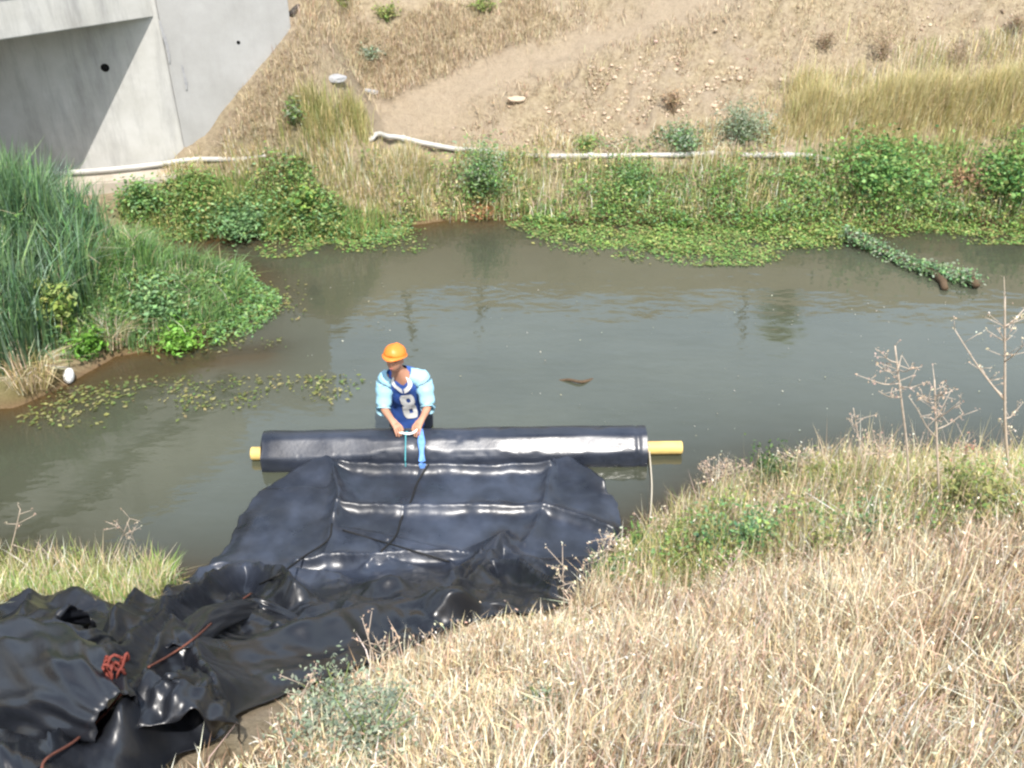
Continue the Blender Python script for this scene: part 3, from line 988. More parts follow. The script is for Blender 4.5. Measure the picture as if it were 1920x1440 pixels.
# the head: skull, brow, nose, chin and ears in one surface; looks down and a little to its right
HM = Matrix.Translation(Vector((PX-.060, 7.445, .945))) @ Matrix.Rotation(math.radians(-14), 4, 'Z') @ Matrix.Rotation(math.radians(-17), 4, 'X') @ Matrix.Scale(.93, 4)
def head_pt(th, ph):
    x, y, z_ = math.sin(th)*math.cos(ph), math.sin(th)*math.sin(ph), math.cos(th)
    px_, py_, pz_ = x*.076, y*.096, z_*.118
    front = max(0, -y)
    if z_ < 0:
        px_ *= 1-.30*(-z_)**1.3
        py_ *= 1-.12*(-z_) if y < 0 else 1-.45*(-z_)
    pz = pz_
    px_n = px_
    nose = math.exp(-(px_n/.014)**2-((pz+.022)/.026)**2)*front
    bridge_ = math.exp(-(px_n/.010)**2-((pz-.008)/.022)**2)*front
    sock = (math.exp(-((abs(px_n)-.032)/.016)**2-((pz-.010)/.014)**2))*front
    chin = math.exp(-(px_n/.026)**2-((pz+.098)/.02)**2)*front
    lips = math.exp(-(px_n/.026)**2-((pz+.060)/.012)**2)*front
    brow = math.exp(-(px_n/.05)**2-((pz-.030)/.010)**2)*front
    py_ -= .024*nose+.010*bridge_-.010*sock+.010*chin+.005*lips+.005*brow
    ear = math.exp(-((py_-.008)/.014)**2-((pz+.008)/.026)**2)*(1 if abs(x) > .8 else 0)
    px_ += math.copysign(.016*ear, x)
    return HM @ Vector((px_, py_, pz))
nth, nph = 36, 56
vs = [[bm.verts.new(head_pt(PI*(i+.02)/(nth-1+.04), 2*PI*j/nph)) for j in range(nph)] for i in range(nth)]
for i in range(nth-1):
    for j in range(nph):
        bm.faces.new((vs[i][j], vs[i+1][j], vs[i+1][(j+1) % nph], vs[i][(j+1) % nph]))
bm.faces.new(vs[0])
bm.faces.new(vs[-1][::-1])
link('body', bm_mesh('body', bm, True), M_skin, person)
def blob(name, c, r, m, sx=(1, 1, 1), seg=12):
    b_ = bmesh.new()
    bmesh.ops.create_uvsphere(b_, u_segments=seg, v_segments=8, radius=1)
    bmesh.ops.transform(b_, matrix=HM @ Matrix.Translation(Vector(c)) @ Matrix.Diagonal((r*sx[0], r*sx[1], r*sx[2], 1)), verts=b_.verts)
    return link(name, bm_mesh(name, b_, True), m, person)
for sg in (-1, 1):
    blob('eye', (.031*sg, -.077, .010), .012, M_eye, (1.2, .8, .6))
    blob('eyebrow', (.031*sg, -.088, .030), .018, M_hair, (1.2, .3, .28))
blob('mouth', (0, -.089, -.060), .022, M_lip, (1.0, .35, .25))
# hair below the hat rim
b_ = bmesh.new()
bmesh.ops.create_uvsphere(b_, u_segments=24, v_segments=14, radius=1)
bmesh.ops.transform(b_, matrix=Matrix.Diagonal((.080, .100, .121, 1)), verts=b_.verts)
for v_ in [v for v in b_.verts if (v.co.y < -.012 and v.co.z < .06) or v.co.z < -.045]:
    b_.verts.remove(v_)
bmesh.ops.transform(b_, matrix=HM, verts=b_.verts)
link('hair', bm_mesh('hair', b_, True), M_hair, person)
# hard hat: shell, centre ridge, brim longest over the eyes
rings = []
for k in range(11):
    e = (k/10)*PI/2*.985
    rr_ = math.cos(e)**.75
    rings.append([HM @ Vector((.108*rr_*math.cos(q), .006+.128*rr_*math.sin(q), .058+.100*math.sin(e)+.008*math.exp(-(math.cos(q)*rr_/.18)**2))) for q in np.arange(36)*2*PI/36])
V, Q, T = loft(rings, True, True)
hat = link('hard_hat', raw_mesh('hard_hat', V, Q, T, smooth_=True), M_hat, person)
rings = []
for rx, dz in ((.106, .062), (.112, .060), (.119, .054), (.117, .049), (.104, .056)):
    rings.append([HM @ Vector((rx*math.cos(q), .006+(rx+.020)*math.sin(q)-(.042*(rx-.104)/.016*max(0, -math.sin(q))**2), dz-.022*max(0, -math.sin(q))**3*(rx-.104)/.016)) for q in np.arange(36)*2*PI/36])
V, Q, T = loft(rings, True, False)
link('brim', raw_mesh('brim', V, Q, T, smooth_=True), M_hat, hat)

# jersey: navy body, sky blue shoulders and sleeves, white collar and number
JR = [(-.02, (PX+.01, 7.775, .02), .195, .150), (.2, (PX+.01, 7.765, .18), .190, .150), (.4, (PX, 7.725, .34), .180, .140), (.62, (PX-.003, 7.665, .50), .192, .140),
      (.8, (PX-.008, 7.605, .62), .190, .125), (.9, (PX-.015, 7.575, .695), .160, .100), (1.0, (PX-.034, 7.548, .765), .070, .064)]
def jersey_pt(tt, q, off=0.0):
    k = [j[0] for j in JR]
    c = np.array([np.interp(tt, k, [j[1][i] for j in JR]) for i in range(3)])
    a = np.interp(tt, k, [j[2] for j in JR])+off
    b2 = np.interp(tt, k, [j[3] for j in JR])+off
    cx, cy = math.cos(q), math.sin(q)
    ex = .82
    x = math.copysign(abs(cx)**ex, cx)*a
    y = math.copysign(abs(cy)**ex, cy)*b2
    wv = .008*math.sin(q*5+tt*9)+.007*math.sin(q*9-tt*21)+.010*abs(math.sin(q*2.3+tt*13+1))*math.sin(tt*17+q)
    return c+np.array([x*(1+wv*3), y*.93*(1+wv*3), -y*-.36])   # rings tilt with the forward lean
rings = [[jersey_pt(tt, q) for q in np.arange(48)*2*PI/48] for tt in np.linspace(-.02, 1.0, 34)]
V, Q, T = loft(rings, True, False)
jer = link('jersey', raw_mesh('jersey', V, Q, T, smooth_=True), M_navy, person)
for sg, sh, el in ((-1, (PX-.165, 7.57, .655), (-1.190, 7.49, .385)), (1, (PX+.155, 7.57, .66), (-.775, 7.49, .405))):
    sh, el = np.array(sh), np.array(el)
    pth = spline([np.array([PX-.03+.070*sg, 7.555, .715]), sh+np.array([-.035*sg, 0, .012]), sh+np.array([.012*sg, 0, -.03]), (sh+el)/2+np.array([.006*sg, .008, 0]), el+(el-sh)*-.03, el+np.array([-.004*sg, -.035, -.006])], 22)
    rd = np.interp(np.linspace(0, 1, 22), [0, .2, .38, .7, .95, 1], [.062, .086, .088, .074, .066, .064])
    rd = rd*(1+.05*np.sin(np.linspace(0, 26, 22))+.04*np.sin(np.linspace(1, 47, 22)))
    V, Q, T = loft(tube_rings(pth, rd, 18), True, False)
    link('sleeve', raw_mesh('sleeve', V, Q, T, smooth_=True), M_sky, person)
# collar: a white V
Vc, Qc = [], []
for sg in (-1, 1):
    for i in range(7):
        f = i/6
        q = -PI/2+sg*(.02+.62*f)
        tt = .80+.17*f
        k = len(Vc)
        Vc += [jersey_pt(tt-.03, q, .012), jersey_pt(tt+.045, q, .014)]
        if i:
            Qc.append((k-2, k, k+1, k-1))
link('collar', raw_mesh('collar', Vc, Qc, smooth_=True), M_white, jer)
# the number 8
cells_w, cells_h = 22, 34
Vn, Qn = [], []
def in8(a, b2):                                         # a, b2 in 0..1
    def rr(x, y, w_, h_, r_):
        dx, dy = max(abs(x)-w_/2+r_, 0), max(abs(y)-h_/2+r_, 0)
        return dx*dx+dy*dy < r_*r_
    x, y = (a-.5)*.155, (b2-.5)*.235
    o_ = rr(x, y-.058, .142, .122, .045) or rr(x, y+.056, .155, .126, .045)
    i_ = rr(x, y-.056, .042, .042, .014) or rr(x, y+.056, .044, .044, .014)
    return o_ and not i_
for i in range(cells_w):
    for j in range(cells_h):
        if in8((i+.5)/cells_w, (j+.5)/cells_h):
            k = len(Vn)
            for di, dj in ((0, 0), (1, 0), (1, 1), (0, 1)):
                a, b2 = (i+di)/cells_w-.5, (j+dj)/cells_h-.5
                a2, b3 = a*.155+b2*.0-(-.0), b2*.235
                xr, yr = a2*math.cos(.10)-b3*math.sin(.10), a2*math.sin(.10)+b3*math.cos(.10)
                Vn.append(jersey_pt(.50+yr*1.95, -PI/2+.12+xr*3.7, .009))
            Qn.append((k, k+1, k+2, k+3))
link('jersey_number', raw_mesh('jersey_number', Vn, Qn), M_white, jer)
# trousers under the water
bm = bmesh.new()
Vt, Qt, Tt, o_ = [], [], [], 0
for sg in (-1, 1):
    pth = [hipc+np.array([.06*sg, 0, .02]), hipc+np.array([.10*sg, 0, -.12]), hipc+np.array([.12*sg, -.02, -.50]), hipc+np.array([.13*sg, .02, -.90])]
    V, Q, T = loft(tube_rings(pth, [.12, .115, .085, .075], 14))
    Vt.append(V); Qt.append(Q+o_); Tt.append(T+o_)
    o_ += len(V)
link('trousers', raw_mesh('trousers', np.concatenate(Vt), np.concatenate(Qt), np.concatenate(Tt), smooth_=True), M_pants, person)

# what he holds: a white rope end between the hands, a blue strap hanging over the roll
hl, hr = HANDS[-1], HANDS[1]
tag(tube('white_rope', spline([hl+(-.03, .02, -.0), hl+(.02, 0, .01), (hl+hr)/2+(0, -.01, .008), hr+(-.02, 0, .02), hr+(.02, .03, .05)], 24), .011, M_white, None, 8),
    'short white rope pulled taut between the hands of the worker', 'rope')
M_strap = mottled('blue_webbing', (.10, .24, .62), (.16, .33, .72), 30, .6, .3, .2)
sx_ = hr[0]+.035
sc_ = (sx_-ROLL_L[0])/ax[0]
mid = [hr+(.015, .0, -.0), roll_pt(sc_, PI/2+.05, RR+.055), roll_pt(sc_+.01, PI/2+.45, RR+.05), roll_pt(sc_+.015, PI/2+.85, RR+.075), roll_pt(sc_+.02, PI/2+1.2, RR+.105), roll_pt(sc_+.02, PI/2+1.5, RR+.10)]
V, Q, T = loft(tube_rings(spline(mid, 20), np.interp(np.linspace(0, 1, 20), [0, .3, 1], [.018, .030, .026])*(1+.22*np.sin(np.linspace(0, 17, 20))), 10, .3))
tag(link('strap', raw_mesh('strap', V, Q, T, smooth_=True), M_strap), 'blue strap hanging from the hand of the worker over the black roll', 'strap')
M_cyan = mat('teal_line', (.08, .32, .36), .6, .3)
sc2 = sc_-.13
tag(tube('thin_line', spline([(hl+hr)/2+(.02, -.01, -.0), roll_pt(sc2, PI/2+.15, RR+.05), roll_pt(sc2, PI/2+.6, RR+.05), roll_pt(sc2, PI/2+1.1, RR+.09), roll_pt(sc2, PI/2+1.5, RR+.09)], 20), .006, M_cyan, None, 6),
    'thin teal line hanging over the roll beside the blue strap', 'cord')


# ------------------------------------------------------------------ plants that can be told apart
def shrub(name, label, u, v, h, wd_, nleaf, ls, cols, cat='shrub', group=None, up=.8, nbr=14, asp=.5, woody=M_gstem, lean=(0, 0, 0), base=None, jit=.2):
    p = on_ground(u, v) if base is None else base
    tnode = thing(name, label, cat, tuple(p), group)
    specs, P = [], []
    for k in range(nbr):
        a = rng.uniform(0, 2*PI)
        r = wd_/2*math.sqrt(rng.uniform(.02, 1))
        hh = h*rng.uniform(.55, 1.05)*(1-.45*(r/(wd_/2))**2)
        e = np.array([r*math.cos(a), r*math.sin(a), hh])+np.array(lean)*hh
        m_ = e*np.array([.35, .35, up*.75])
        pth = spline([np.array([rng.normal(0, .03), rng.normal(0, .03), -.03]), m_, e], 7)
        specs.append((pth, np.linspace(.008, .003, 7)))
        n = nleaf//nbr
        tpos = rng.beta(2.2, 1.3, n)
        i = np.clip((tpos*6).astype(int), 0, 5)
        f = (tpos*6-i)[:, None]
        q = pth[i]*(1-f)+pth[i+1]*f
        P.append(q+rng.normal(0, 1, (n, 3))*np.array([.28, .28, .17])*wd_*.5)
    P = np.concatenate(P)
    P[:, 2] = np.abs(P[:, 2])
    s = ls*rng.uniform(.6, 1.35, len(P))
    cc = pick(cols, len(P), jit)
    tubes('stem', specs, woody, tnode, 4)
    veg('foliage', [leaf_arrays(P, s, cc, .5, asp)], M_leaf, tnode)
    return tnode
def tuft(name, label, u, v, h, r, n, wdt, cols, m, cat='grass tuft', group=None, droop=.35, lean=(0, 0, 0), base=None):
    p = on_ground(u, v) if base is None else base
    a, q = rng.uniform(0, 2*PI, n), np.sqrt(rng.uniform(0, 1, n))*r
    P = np.stack([np.cos(a)*q, np.sin(a)*q, np.full(n, -.02)], 1)
    out = np.stack([np.cos(a), np.sin(a), np.zeros(n)], 1)*(q/r)[:, None]*.45+np.array(lean)
    o = veg(name, [blade_arrays(P, h*rng.uniform(.5, 1.1, n), wdt*rng.uniform(.7, 1.3, n), out, droop, pick(cols, n))], m)
    o.location = tuple(p)
    return tag(o, label, cat, group)

# far bank, from the bridge along the water
shrub('leafy_bush', 'bright green leafy bush with big leaves at the water edge below the dry grass', 575, 405, .50, .55, 620, .075, GREEN_Y+GREEN, asp=.7)
shrub('leafy_bush', 'blue green bush spilling into the water on the bank below the bridge', 455, 440, .42, .85, 1500, .06, GREEN_B)
shrub('leafy_bush', 'mid green bush at the corner of the concrete footing', 270, 395, .42, .6, 900, .06, GREEN_B+GREEN)
shrub('leafy_bush', 'dull olive bush beside the footing of the bridge among dry grass', 375, 372, .45, .8, 900, .05, OLIVE+GREEN)
shrub('tall_weed', 'tall pale green weed alone on the slope above the pipe', 553, 232, .38, .32, 300, .06, GREEN+GREY_G, 'weed', asp=.35)
shrub('mugwort_bush', 'grey green upright bush growing through the white pipe at mid bank', 905, 382, .92, .80, 2300, .055, GREEN+GREY_G+GREEN_B, asp=.35, up=1.0, nbr=22)
shrub('dead_weed', 'rust brown dead weed at the water edge under the upright bush', 905, 408, .22, .35, 330, .05, [(.40, .18, .08), (.34, .16, .08), (.5, .3, .16)], 'weed')
shrub('bramble_bush', 'dark green bramble bush covering the white pipe near the water', 1640, 338, .52, 1.7, 2600, .058, GREEN+[(.05, .13, .04)], asp=.7, nbr=22)
shrub('bramble_bush', 'dark green bramble bush at the edge of the picture past the brown dead patch', 1900, 352, .52, 1.35, 2000, .058, GREEN+[(.05, .13, .04)], asp=.7, nbr=18)
shrub('dead_weed', 'wide reddish brown dead bush between the two dark brambles', 1790, 362, .40, .75, 900, .05, [(.42, .24, .14), (.36, .21, .13), (.48, .33, .2)], 'weed', woody=M_twig)
shrub('sage_bush', 'grey green sage bush on the dry slope just above the pipe', 1392, 270, .62, .85, 1500, .05, GREY_G, asp=.35, nbr=20)
shrub('low_bush', 'small fresh green bush beside the grey sage bush', 1280, 280, .32, .7, 900, .055, GREEN_B+GREY_G)
shrub('low_bush', 'small olive bush above the pipe near the upright grey green bush', 1095, 284, .26, .45, 420, .05, OLIVE+GREEN)
shrub('low_bush', 'light green bush in front of the white pipe at mid bank', 1195, 352, .42, .85, 1300, .055, GREEN+GREEN_B+[(.24, .34, .14)], asp=.35)
shrub('dead_weed', 'brown dead weed on the clods left of the grey sage bush', 1262, 212, .42, .38, 330, .04, [(.34, .23, .14), (.42, .30, .19)], 'weed', woody=M_stem)
for k, (u, v, h, wd_, lb) in enumerate(((1655, 110, .55, .5, 'bare dark twig bush high on the dry slope above the yellow grass'),
                                        (1790, 130, .50, .6, 'bare brown twig bush on the upper slope behind the yellow grass'),
                                        (1545, 95, .35, .4, 'small brown twig bush on the upper slope beside the bare dirt'),
                                        (1905, 60, .35, .4, 'grey brown twig bush in the top corner of the slope'))):
    shrub('twig_bush', lb, u, v, h, wd_, 420, .035, [(.34, .25, .17), (.42, .32, .22), (.28, .22, .13)], 'bush', 'bare twig bushes on the upper slope', woody=M_stem, nbr=16)
for u, v, h, lb in ((725, 38, .30, 'small green weed high on the slope near the path'), (690, 112, .22, 'small grey green weed beside the dirt path'),
                    (905, 22, .30, 'olive weed at the top edge of the dry slope'), (640, 18, .30, 'yellow green weed above the end of the wing wall')):
    shrub('slope_weed', lb, u, v, h, .4, 240, .05, GREEN_Y+OLIVE if 'grey' not in lb else GREY_G, 'weed', 'green weeds on the dry slope')
# bar on the bridge side
shrub('yellow_weed', 'yellow green broad leaved plant standing against the dark reeds', 125, 625, .72, .42, 620, .085, GREEN_Y+[(.38, .42, .14)], 'weed', asp=.6, up=1.0)
shrub('leafy_bush', 'bright green low clump at the water edge of the reed bar', 345, 650, .30, .55, 700, .06, [(.16, .34, .05), (.20, .38, .07)])
shrub('leafy_bush', 'fresh green clump at the foot of the tall reeds beside the brown mud', 165, 665, .30, .45, 600, .06, [(.16, .34, .05), (.13, .28, .05)])
shrub('leafy_bush', 'blue green leafy clump in the middle of the reed bar', 300, 585, .36, .75, 1000, .06, GREEN_B)
tuft('dead_grass', 'pale dead grass tuft between the green clumps of the reed bar', 215, 640, .42, .16, 260, .008, STRAW, M_blade, lean=(.25, -.1, 0))
tuft('dead_grass', 'pale bent reeds hanging over the mud by the white litter', 60, 720, .55, .2, 200, .010, STRAW+STRAW_Y, M_blade, lean=(.35, -.3, 0))

# near bank, low corner by the liner
tuft('green_grass', 'tall bright green grass tuft at the water edge beside the black liner', 300, 1100, .34, .10, 120, .010, [(.26, .42, .08), (.32, .46, .12)], M_reed, droop=.22)
shrub('yellow_weed', 'thin yellow green weed in the pale grass at the near water edge', 135, 1085, .30, .36, 260, .035, GREEN_Y+OLIVE, 'weed')
# near bank edge above the dry grass
weeds = [(1150, 1090, .22, .40, 'B', 'blue green leafy weed beside the corner of the black liner'),
         (1205, 1040, .26, .40, 'G', 'green leafy weed at the near shore beside the hanging cord'),
         (1290, 1010, .30, .40, 'Y', 'yellow green weed on the bank edge nearest the pale cord'),
         (1395, 975, .40, .45, 'Y', 'bright yellow green weed under the pink dried flower heads'),
         (1425, 1030, .34, .45, 'B', 'dark blue green weed low in the dry grass under the bright weed'),
         (1345, 1030, .28, .4, 'B', 'blue green weed beside the bright yellow green weed'),
         (1460, 925, .42, .60, 'D', 'dark green bush on the bank crest behind the pale weeds'),
         (1545, 930, .34, .40, 'O', 'olive weed on the bank crest beside the dark bush'),
         (1640, 1010, .34, .45, 'B', 'blue green weed among the straw below the tall dead stalks'),
         (1560, 1060, .28, .4, 'O', 'olive weed in the dry grass below the bank crest'),
         (1790, 955, .40, .5, 'O', 'olive weed around the foot of the second tall stalk'),
         (1860, 985, .40, .5, 'O', 'wide olive weed at the foot of the tallest stalk'),
         (640, 1345, .30, .55, 'S', 'grey green low leaves added as a soft shadow in the dry grass beside the liner flap'),  # bush added in place of a shadow lying on the grass
         (690, 1420, .30, .60, 'S', 'grey green low leaves added as a soft shadow at the bottom edge of the dry bank'),  # second added bush, the lower part of that shadow
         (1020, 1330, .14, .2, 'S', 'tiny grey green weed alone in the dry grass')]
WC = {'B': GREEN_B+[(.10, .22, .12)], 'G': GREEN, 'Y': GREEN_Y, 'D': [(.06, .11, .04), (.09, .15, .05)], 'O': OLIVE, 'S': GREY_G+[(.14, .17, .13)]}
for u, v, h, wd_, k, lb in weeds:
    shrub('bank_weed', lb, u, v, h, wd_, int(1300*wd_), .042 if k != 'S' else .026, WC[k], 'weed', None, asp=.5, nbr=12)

# dead stalks standing against the water
M_stalk = mottled('bleached_stalk', (.56, .47, .38), (.44, .35, .27), 40, .8, .2)
PINKISH = [(.50, .36, .27), (.46, .33, .25), (.54, .42, .31)]
def stalk(label, u, v, ut, vt, branches, heads, rad=.007, hcol=PINKISH, cat='dead stalk', hs=.022):
    p = on_ground(u, v)
    q = at_y(ut, vt, p[1]+.03)
    tnode = thing('dead_stalk', label, cat, tuple(p))
    L_ = q-p
    bend = np.array([rng.normal(0, .02), rng.normal(0, .02), 0])
    st = spline([np.array([0, 0, -.04]), L_*.35+bend, L_*.7+bend*.5, L_], 14)
    link('stem', tubes('tmp', [(st, np.linspace(rad, rad*.5, 14))], M_stalk, tnode).data, M_stalk, tnode)
    bpy.data.objects.remove(bpy.data.objects['tmp'])
    specs, HP = [], []
    for f, (bu, bv) in branches:
        b0 = L_*f+bend*.6
        e = at_y(bu, bv, p[1]+rng.uniform(-.15, .15))-p
        m_ = (b0+e)/2+np.array([0, 0, -.02])
        pth = spline([b0, m_, e], 7)
        specs.append((pth, np.linspace(rad*.5, rad*.25, 7)))
        for s_ in range(5):
            o_ = pth[rng.integers(2, 7)]
            dd = rng.normal(0, .035, 3)
            dd[2] = abs(dd[2])+.01
            specs.append((np.array([o_, o_+dd*.6, o_+dd]), np.array([.0022, .002, .0015])))
            HP.append(o_+dd)
        HP.append(e)
    for s_ in range(heads):
        o_ = st[rng.integers(9, 14)]
        dd = rng.normal(0, .06, 3)
        dd[2] = abs(dd[2])
        specs.append((np.array([o_, o_+dd*.6, o_+dd]), np.array([.0025, .002, .0015])))
        HP.append(o_+dd)
    tag(tubes('branch', specs, M_stalk, tnode, 4), kind='stuff')
    HP = np.repeat(np.array(HP), 3, 0)
    HP = HP+rng.normal(0, hs*.4, HP.shape)
    tag(veg('seed_head', [leaf_arrays(HP, hs*rng.uniform(.5, 1.1, len(HP)), pick(hcol, len(HP)), 1.0, .5)], M_blade, tnode), kind='stuff')
    return tnode
stalk('tall bleached dead stalk with whorled side shoots, farthest from the picture edge', 1706, 950, 1678, 648, [(.78, (1632, 712)), (.84, (1642, 682)), (.76, (1738, 716)), (.9, (1652, 660)), (.7, (1650, 735)), (.86, (1712, 690))], 10, .009)
stalk('tan dead stalk with side shoots bending towards the picture edge', 1766, 965, 1752, 712, [(.66, (1806, 775)), (.74, (1800, 752)), (.85, (1728, 742)), (.6, (1722, 770)), (.9, (1776, 730))], 14, .009)
stalk('tallest forked dead stalk with a rusty middle close to the picture edge', 1900, 930, 1884, 556, [(.5, (1790, 618)), (.52, (1840, 690)), (.86, (1920, 580)), (.7, (1925, 640)), (.42, (1905, 770)), (.34, (1880, 800))], 18, .011, PINKISH+STRAW)
stalk('thin short dead stalk standing alone against the water', 1618, 915, 1600, 765, [(.8, (1596, 790)), (.6, (1625, 820))], 5, .005)
stalk('dead weed with a flat pinkish seed head at the bank crest', 1352, 960, 1330, 880, [(.9, (1310, 880)), (.9, (1350, 866)), (.95, (1375, 864)), (.9, (1395, 872)), (.85, (1405, 880)), (.9, (1325, 868))], 16, .006, PINKISH, hs=.028)
stalk('dead weed with a bushy cream seed head beside the dark crest bush', 1480, 935, 1498, 848, [(.85, (1470, 860)), (.9, (1522, 858)), (.8, (1545, 862)), (.9, (1552, 850))], 14, .006, STRAW+PINKISH, hs=.028)
stalk('dead weed with a rose brown seed head below the tall stalks', 1640, 930, 1650, 838, [(.9, (1632, 850)), (.85, (1668, 846))], 10, .006, PINKISH, hs=.028)
stalk('red brown dock spike on the bank between two tall stalks', 1808, 920, 1812, 832, [(.8, (1820, 850))], 14, .006, [(.42, .20, .14), (.50, .28, .2)], hs=.03)
stalk('pale branching dead weed leaning over the corner of the liner', 1135, 1105, 1146, 1008, [(.8, (1108, 1035)), (.7, (1092, 1060)), (.9, (1130, 1012)), (.8, (1172, 1030))], 14, .006, STRAW+PINKISH, hs=.028)
stalk('pale thin weed standing in front of the liner edge', 1062, 1165, 1055, 1060, [(.7, (1075, 1090)), (.8, (1048, 1075))], 8, .004, STRAW, hs=.022)
stalk('long grey dead stalk leaning across the dry grass', 1318, 1240, 1368, 1058, [(.9, (1385, 1040)), (.8, (1360, 1090))], 8, .008, PINKISH)
stalk('short bleached stalk beside the smooth liner fold', 700, 1265, 690, 1195, [(.7, (728, 1225)), (.8, (738, 1205))], 6, .005)
stalk('crooked brown stalk at the edge of the liner flap', 552, 1345, 578, 1280, [(.8, (590, 1268))], 4, .005)
stalk('bent dry stalk in the pale grass at the near water edge', 200, 1090, 243, 972, [(.95, (262, 1040)), (.8, (215, 985))], 5, .005)
stalk('upright dry stalk nearest the corner of the near shore', 20, 1085, 38, 955, [(.5, (100, 1040)), (.35, (90, 1075))], 5, .006)

# posts and a thorn tree on top of the far slope, seen only as reflections in the creek
def crest(x, y):
    return np.array([x, y, float(ground_z(x, y))])
def mirror_pt(u, v, y):                                 # the place at distance y that the water mirrors at (u, v)
    d = ray(u, v)*np.array([1, 1, 1])
    hit = at(u, v, 0)
    d = d/d[1]
    return hit+np.array([d[0], 1, -d[2]])*(y-hit[1])
for u, v, lb in ((772, 650, 'weathered wooden post on top of the slope, the nearer one to the bridge'), (900, 606, 'weathered wooden post on top of the slope, the farther one from the bridge')):
    q = mirror_pt(u, v, 22.6)
    g = crest(q[0], q[1])
    tag(tube('fence_post', [g-(0, 0, .3), (g+q)/2, q], .075, M_twig, None, 8), lb, 'post')
qa, qb = mirror_pt(1388, 640, 22.6), mirror_pt(1510, 560, 22.6)
g = crest((qa[0]+qb[0])/2+.2, 22.6)
hgt = max(qa[2]-g[2], .8)
tree = shrub('thorn_tree', 'small olive tree on top of the far slope', 0, 0, hgt, 1.3, 1500, .10, OLIVE+GREEN_Y, 'tree', base=g, woody=M_twig, nbr=16)
tube('trunk', [np.array([0, 0, -.3]), np.array([.04, 0, hgt*.4]), np.array([-.03, 0, hgt*.8])], [.07, .06, .03], M_twig, tree)
g2 = crest(qa[0], 22.6)
tag(tube('fence_post', [g2-(0, 0, .3), (g2+qa)/2, qa], .06, M_twig, None, 8), 'weathered wooden post on top of the slope beside the small tree', 'post')

# drifted branch in the creek
br = thing('fallen_branch', 'weed covered fallen branch lying out in the creek from the far bank', 'branch', (0, 0, 0))
b_pts = [at(u, v, z_) for u, v, z_ in ((1590, 438, .10), (1640, 462, .06), (1700, 492, .04), (1760, 510, .05), (1832, 522, .07))]
tube('limb', spline(b_pts, 20), np.linspace(.05, .028, 20), M_twig, br, 8)
tube('broken_end', [at(1745, 508, .04), at(1768, 528, .03), at(1772, 541, .03)], [.045, .05, .04], M_twig, br, 8)
tube('broken_end', [at(1815, 518, .06), at(1826, 528, .06), at(1832, 536, .05)], [.035, .045, .04], M_twig, br, 8)
sp = spline(b_pts, 60)
idx = rng.integers(0, 58, 2600)
P = sp[idx]+rng.normal(0, 1, (2600, 3))*np.array([.06, .085, .035])
P[:, 2] = np.abs(P[:, 2])+.01
veg('clinging_weed', [leaf_arrays(P, .045*rng.uniform(.6, 1.3, 2600), pick(GREEN_B+[(.14, .30, .14)]+GREY_G, 2600), .4, .6)], M_leaf, br)

# white bag on the mud
pb = on_ground(132, 716)
bm = bmesh.new()
bmesh.ops.create_uvsphere(bm, u_segments=18, v_segments=12, radius=1)
for v_ in bm.verts:
    k = 1+.25*(float(fbm(np.array(v_.co.x*2+5), np.array(v_.co.y*2+v_.co.z*3), 5))-.5)
    v_.co = Vector((v_.co.x*.055*k, v_.co.y*.06*k, v_.co.z*.075*k*(1 if v_.co.z < 0 else 1.3)))
bg_ = link('plastic_bag', bm_mesh('plastic_bag', bm, True), mottled('white_plastic', (.82, .82, .80), (.75, .75, .73), 10, .4, .4))
bg_.location = tuple(pb+(0, 0, .06))
bg_.rotation_euler = (0, .3, .4)
tag(bg_, 'crumpled white plastic bag at the muddy edge under the reeds', 'litter')

# stones and clods on the far slope, each its own
M_rock = mottled('pale_stone', (.52, .42, .31), (.40, .31, .23), 10, .9, .1, .4)
rock_me = []
for k in range(5):
    bm = bmesh.new()
    bmesh.ops.create_icosphere(bm, subdivisions=2, radius=1)
    for v_ in bm.verts:
        c_ = v_.co.copy()
        f = .7+.7*float(fbm(np.array(c_.x*1.3+k*7+20), np.array(c_.y*1.3+c_.z*1.7+20), 7))
        v_.co = Vector((c_.x*f, c_.y*f*.8, c_.z*f*.6))
    rock_me.append(bm_mesh('stone', bm))
    rock_me[-1].materials.append(M_rock)
stone_poly = gpoly([(1000, 240), (1080, 150), (1250, 90), (1420, 110), (1400, 230), (1230, 270), (1060, 275)])
sc1 = scatter(stone_poly, 120, .9, 3, 5)
sc2 = scatter(gpoly([(660, 180), (760, 60), (1500, 20), (1500, 250), (980, 280), (700, 220)]), 50)
st_ = np.concatenate([sc1, sc2])
st_ = st_[np.exp(-(seg_dist(st_[:, 0], st_[:, 1], path_line)/.42)**2) < .3]
for i, p in enumerate(st_):
    o = bpy.data.objects.new('stone', rock_me[i % 5])
    C.objects.link(o)
    s_ = float(rng.uniform(.016, .040))*(1.5 if i % 11 == 0 else 1)
    o.location = (p[0], p[1], p[2]+s_*.3)
    o.scale = (s_,)*3
    o.rotation_euler = (0, 0, float(rng.uniform(0, 6)))
    tag(o, 'small pale clod or stone lying loose on the dry far slope', 'stone', 'loose stones and clods on the far slope')
pbig = on_ground(968, 190)
o = bpy.data.objects.new('stone', rock_me[2])
C.objects.link(o)
o.location = tuple(pbig+(0, 0, .03))
o.scale = (.13, .09, .07)
tag(o, 'cream coloured flat stone, the largest below the dirt path', 'stone')
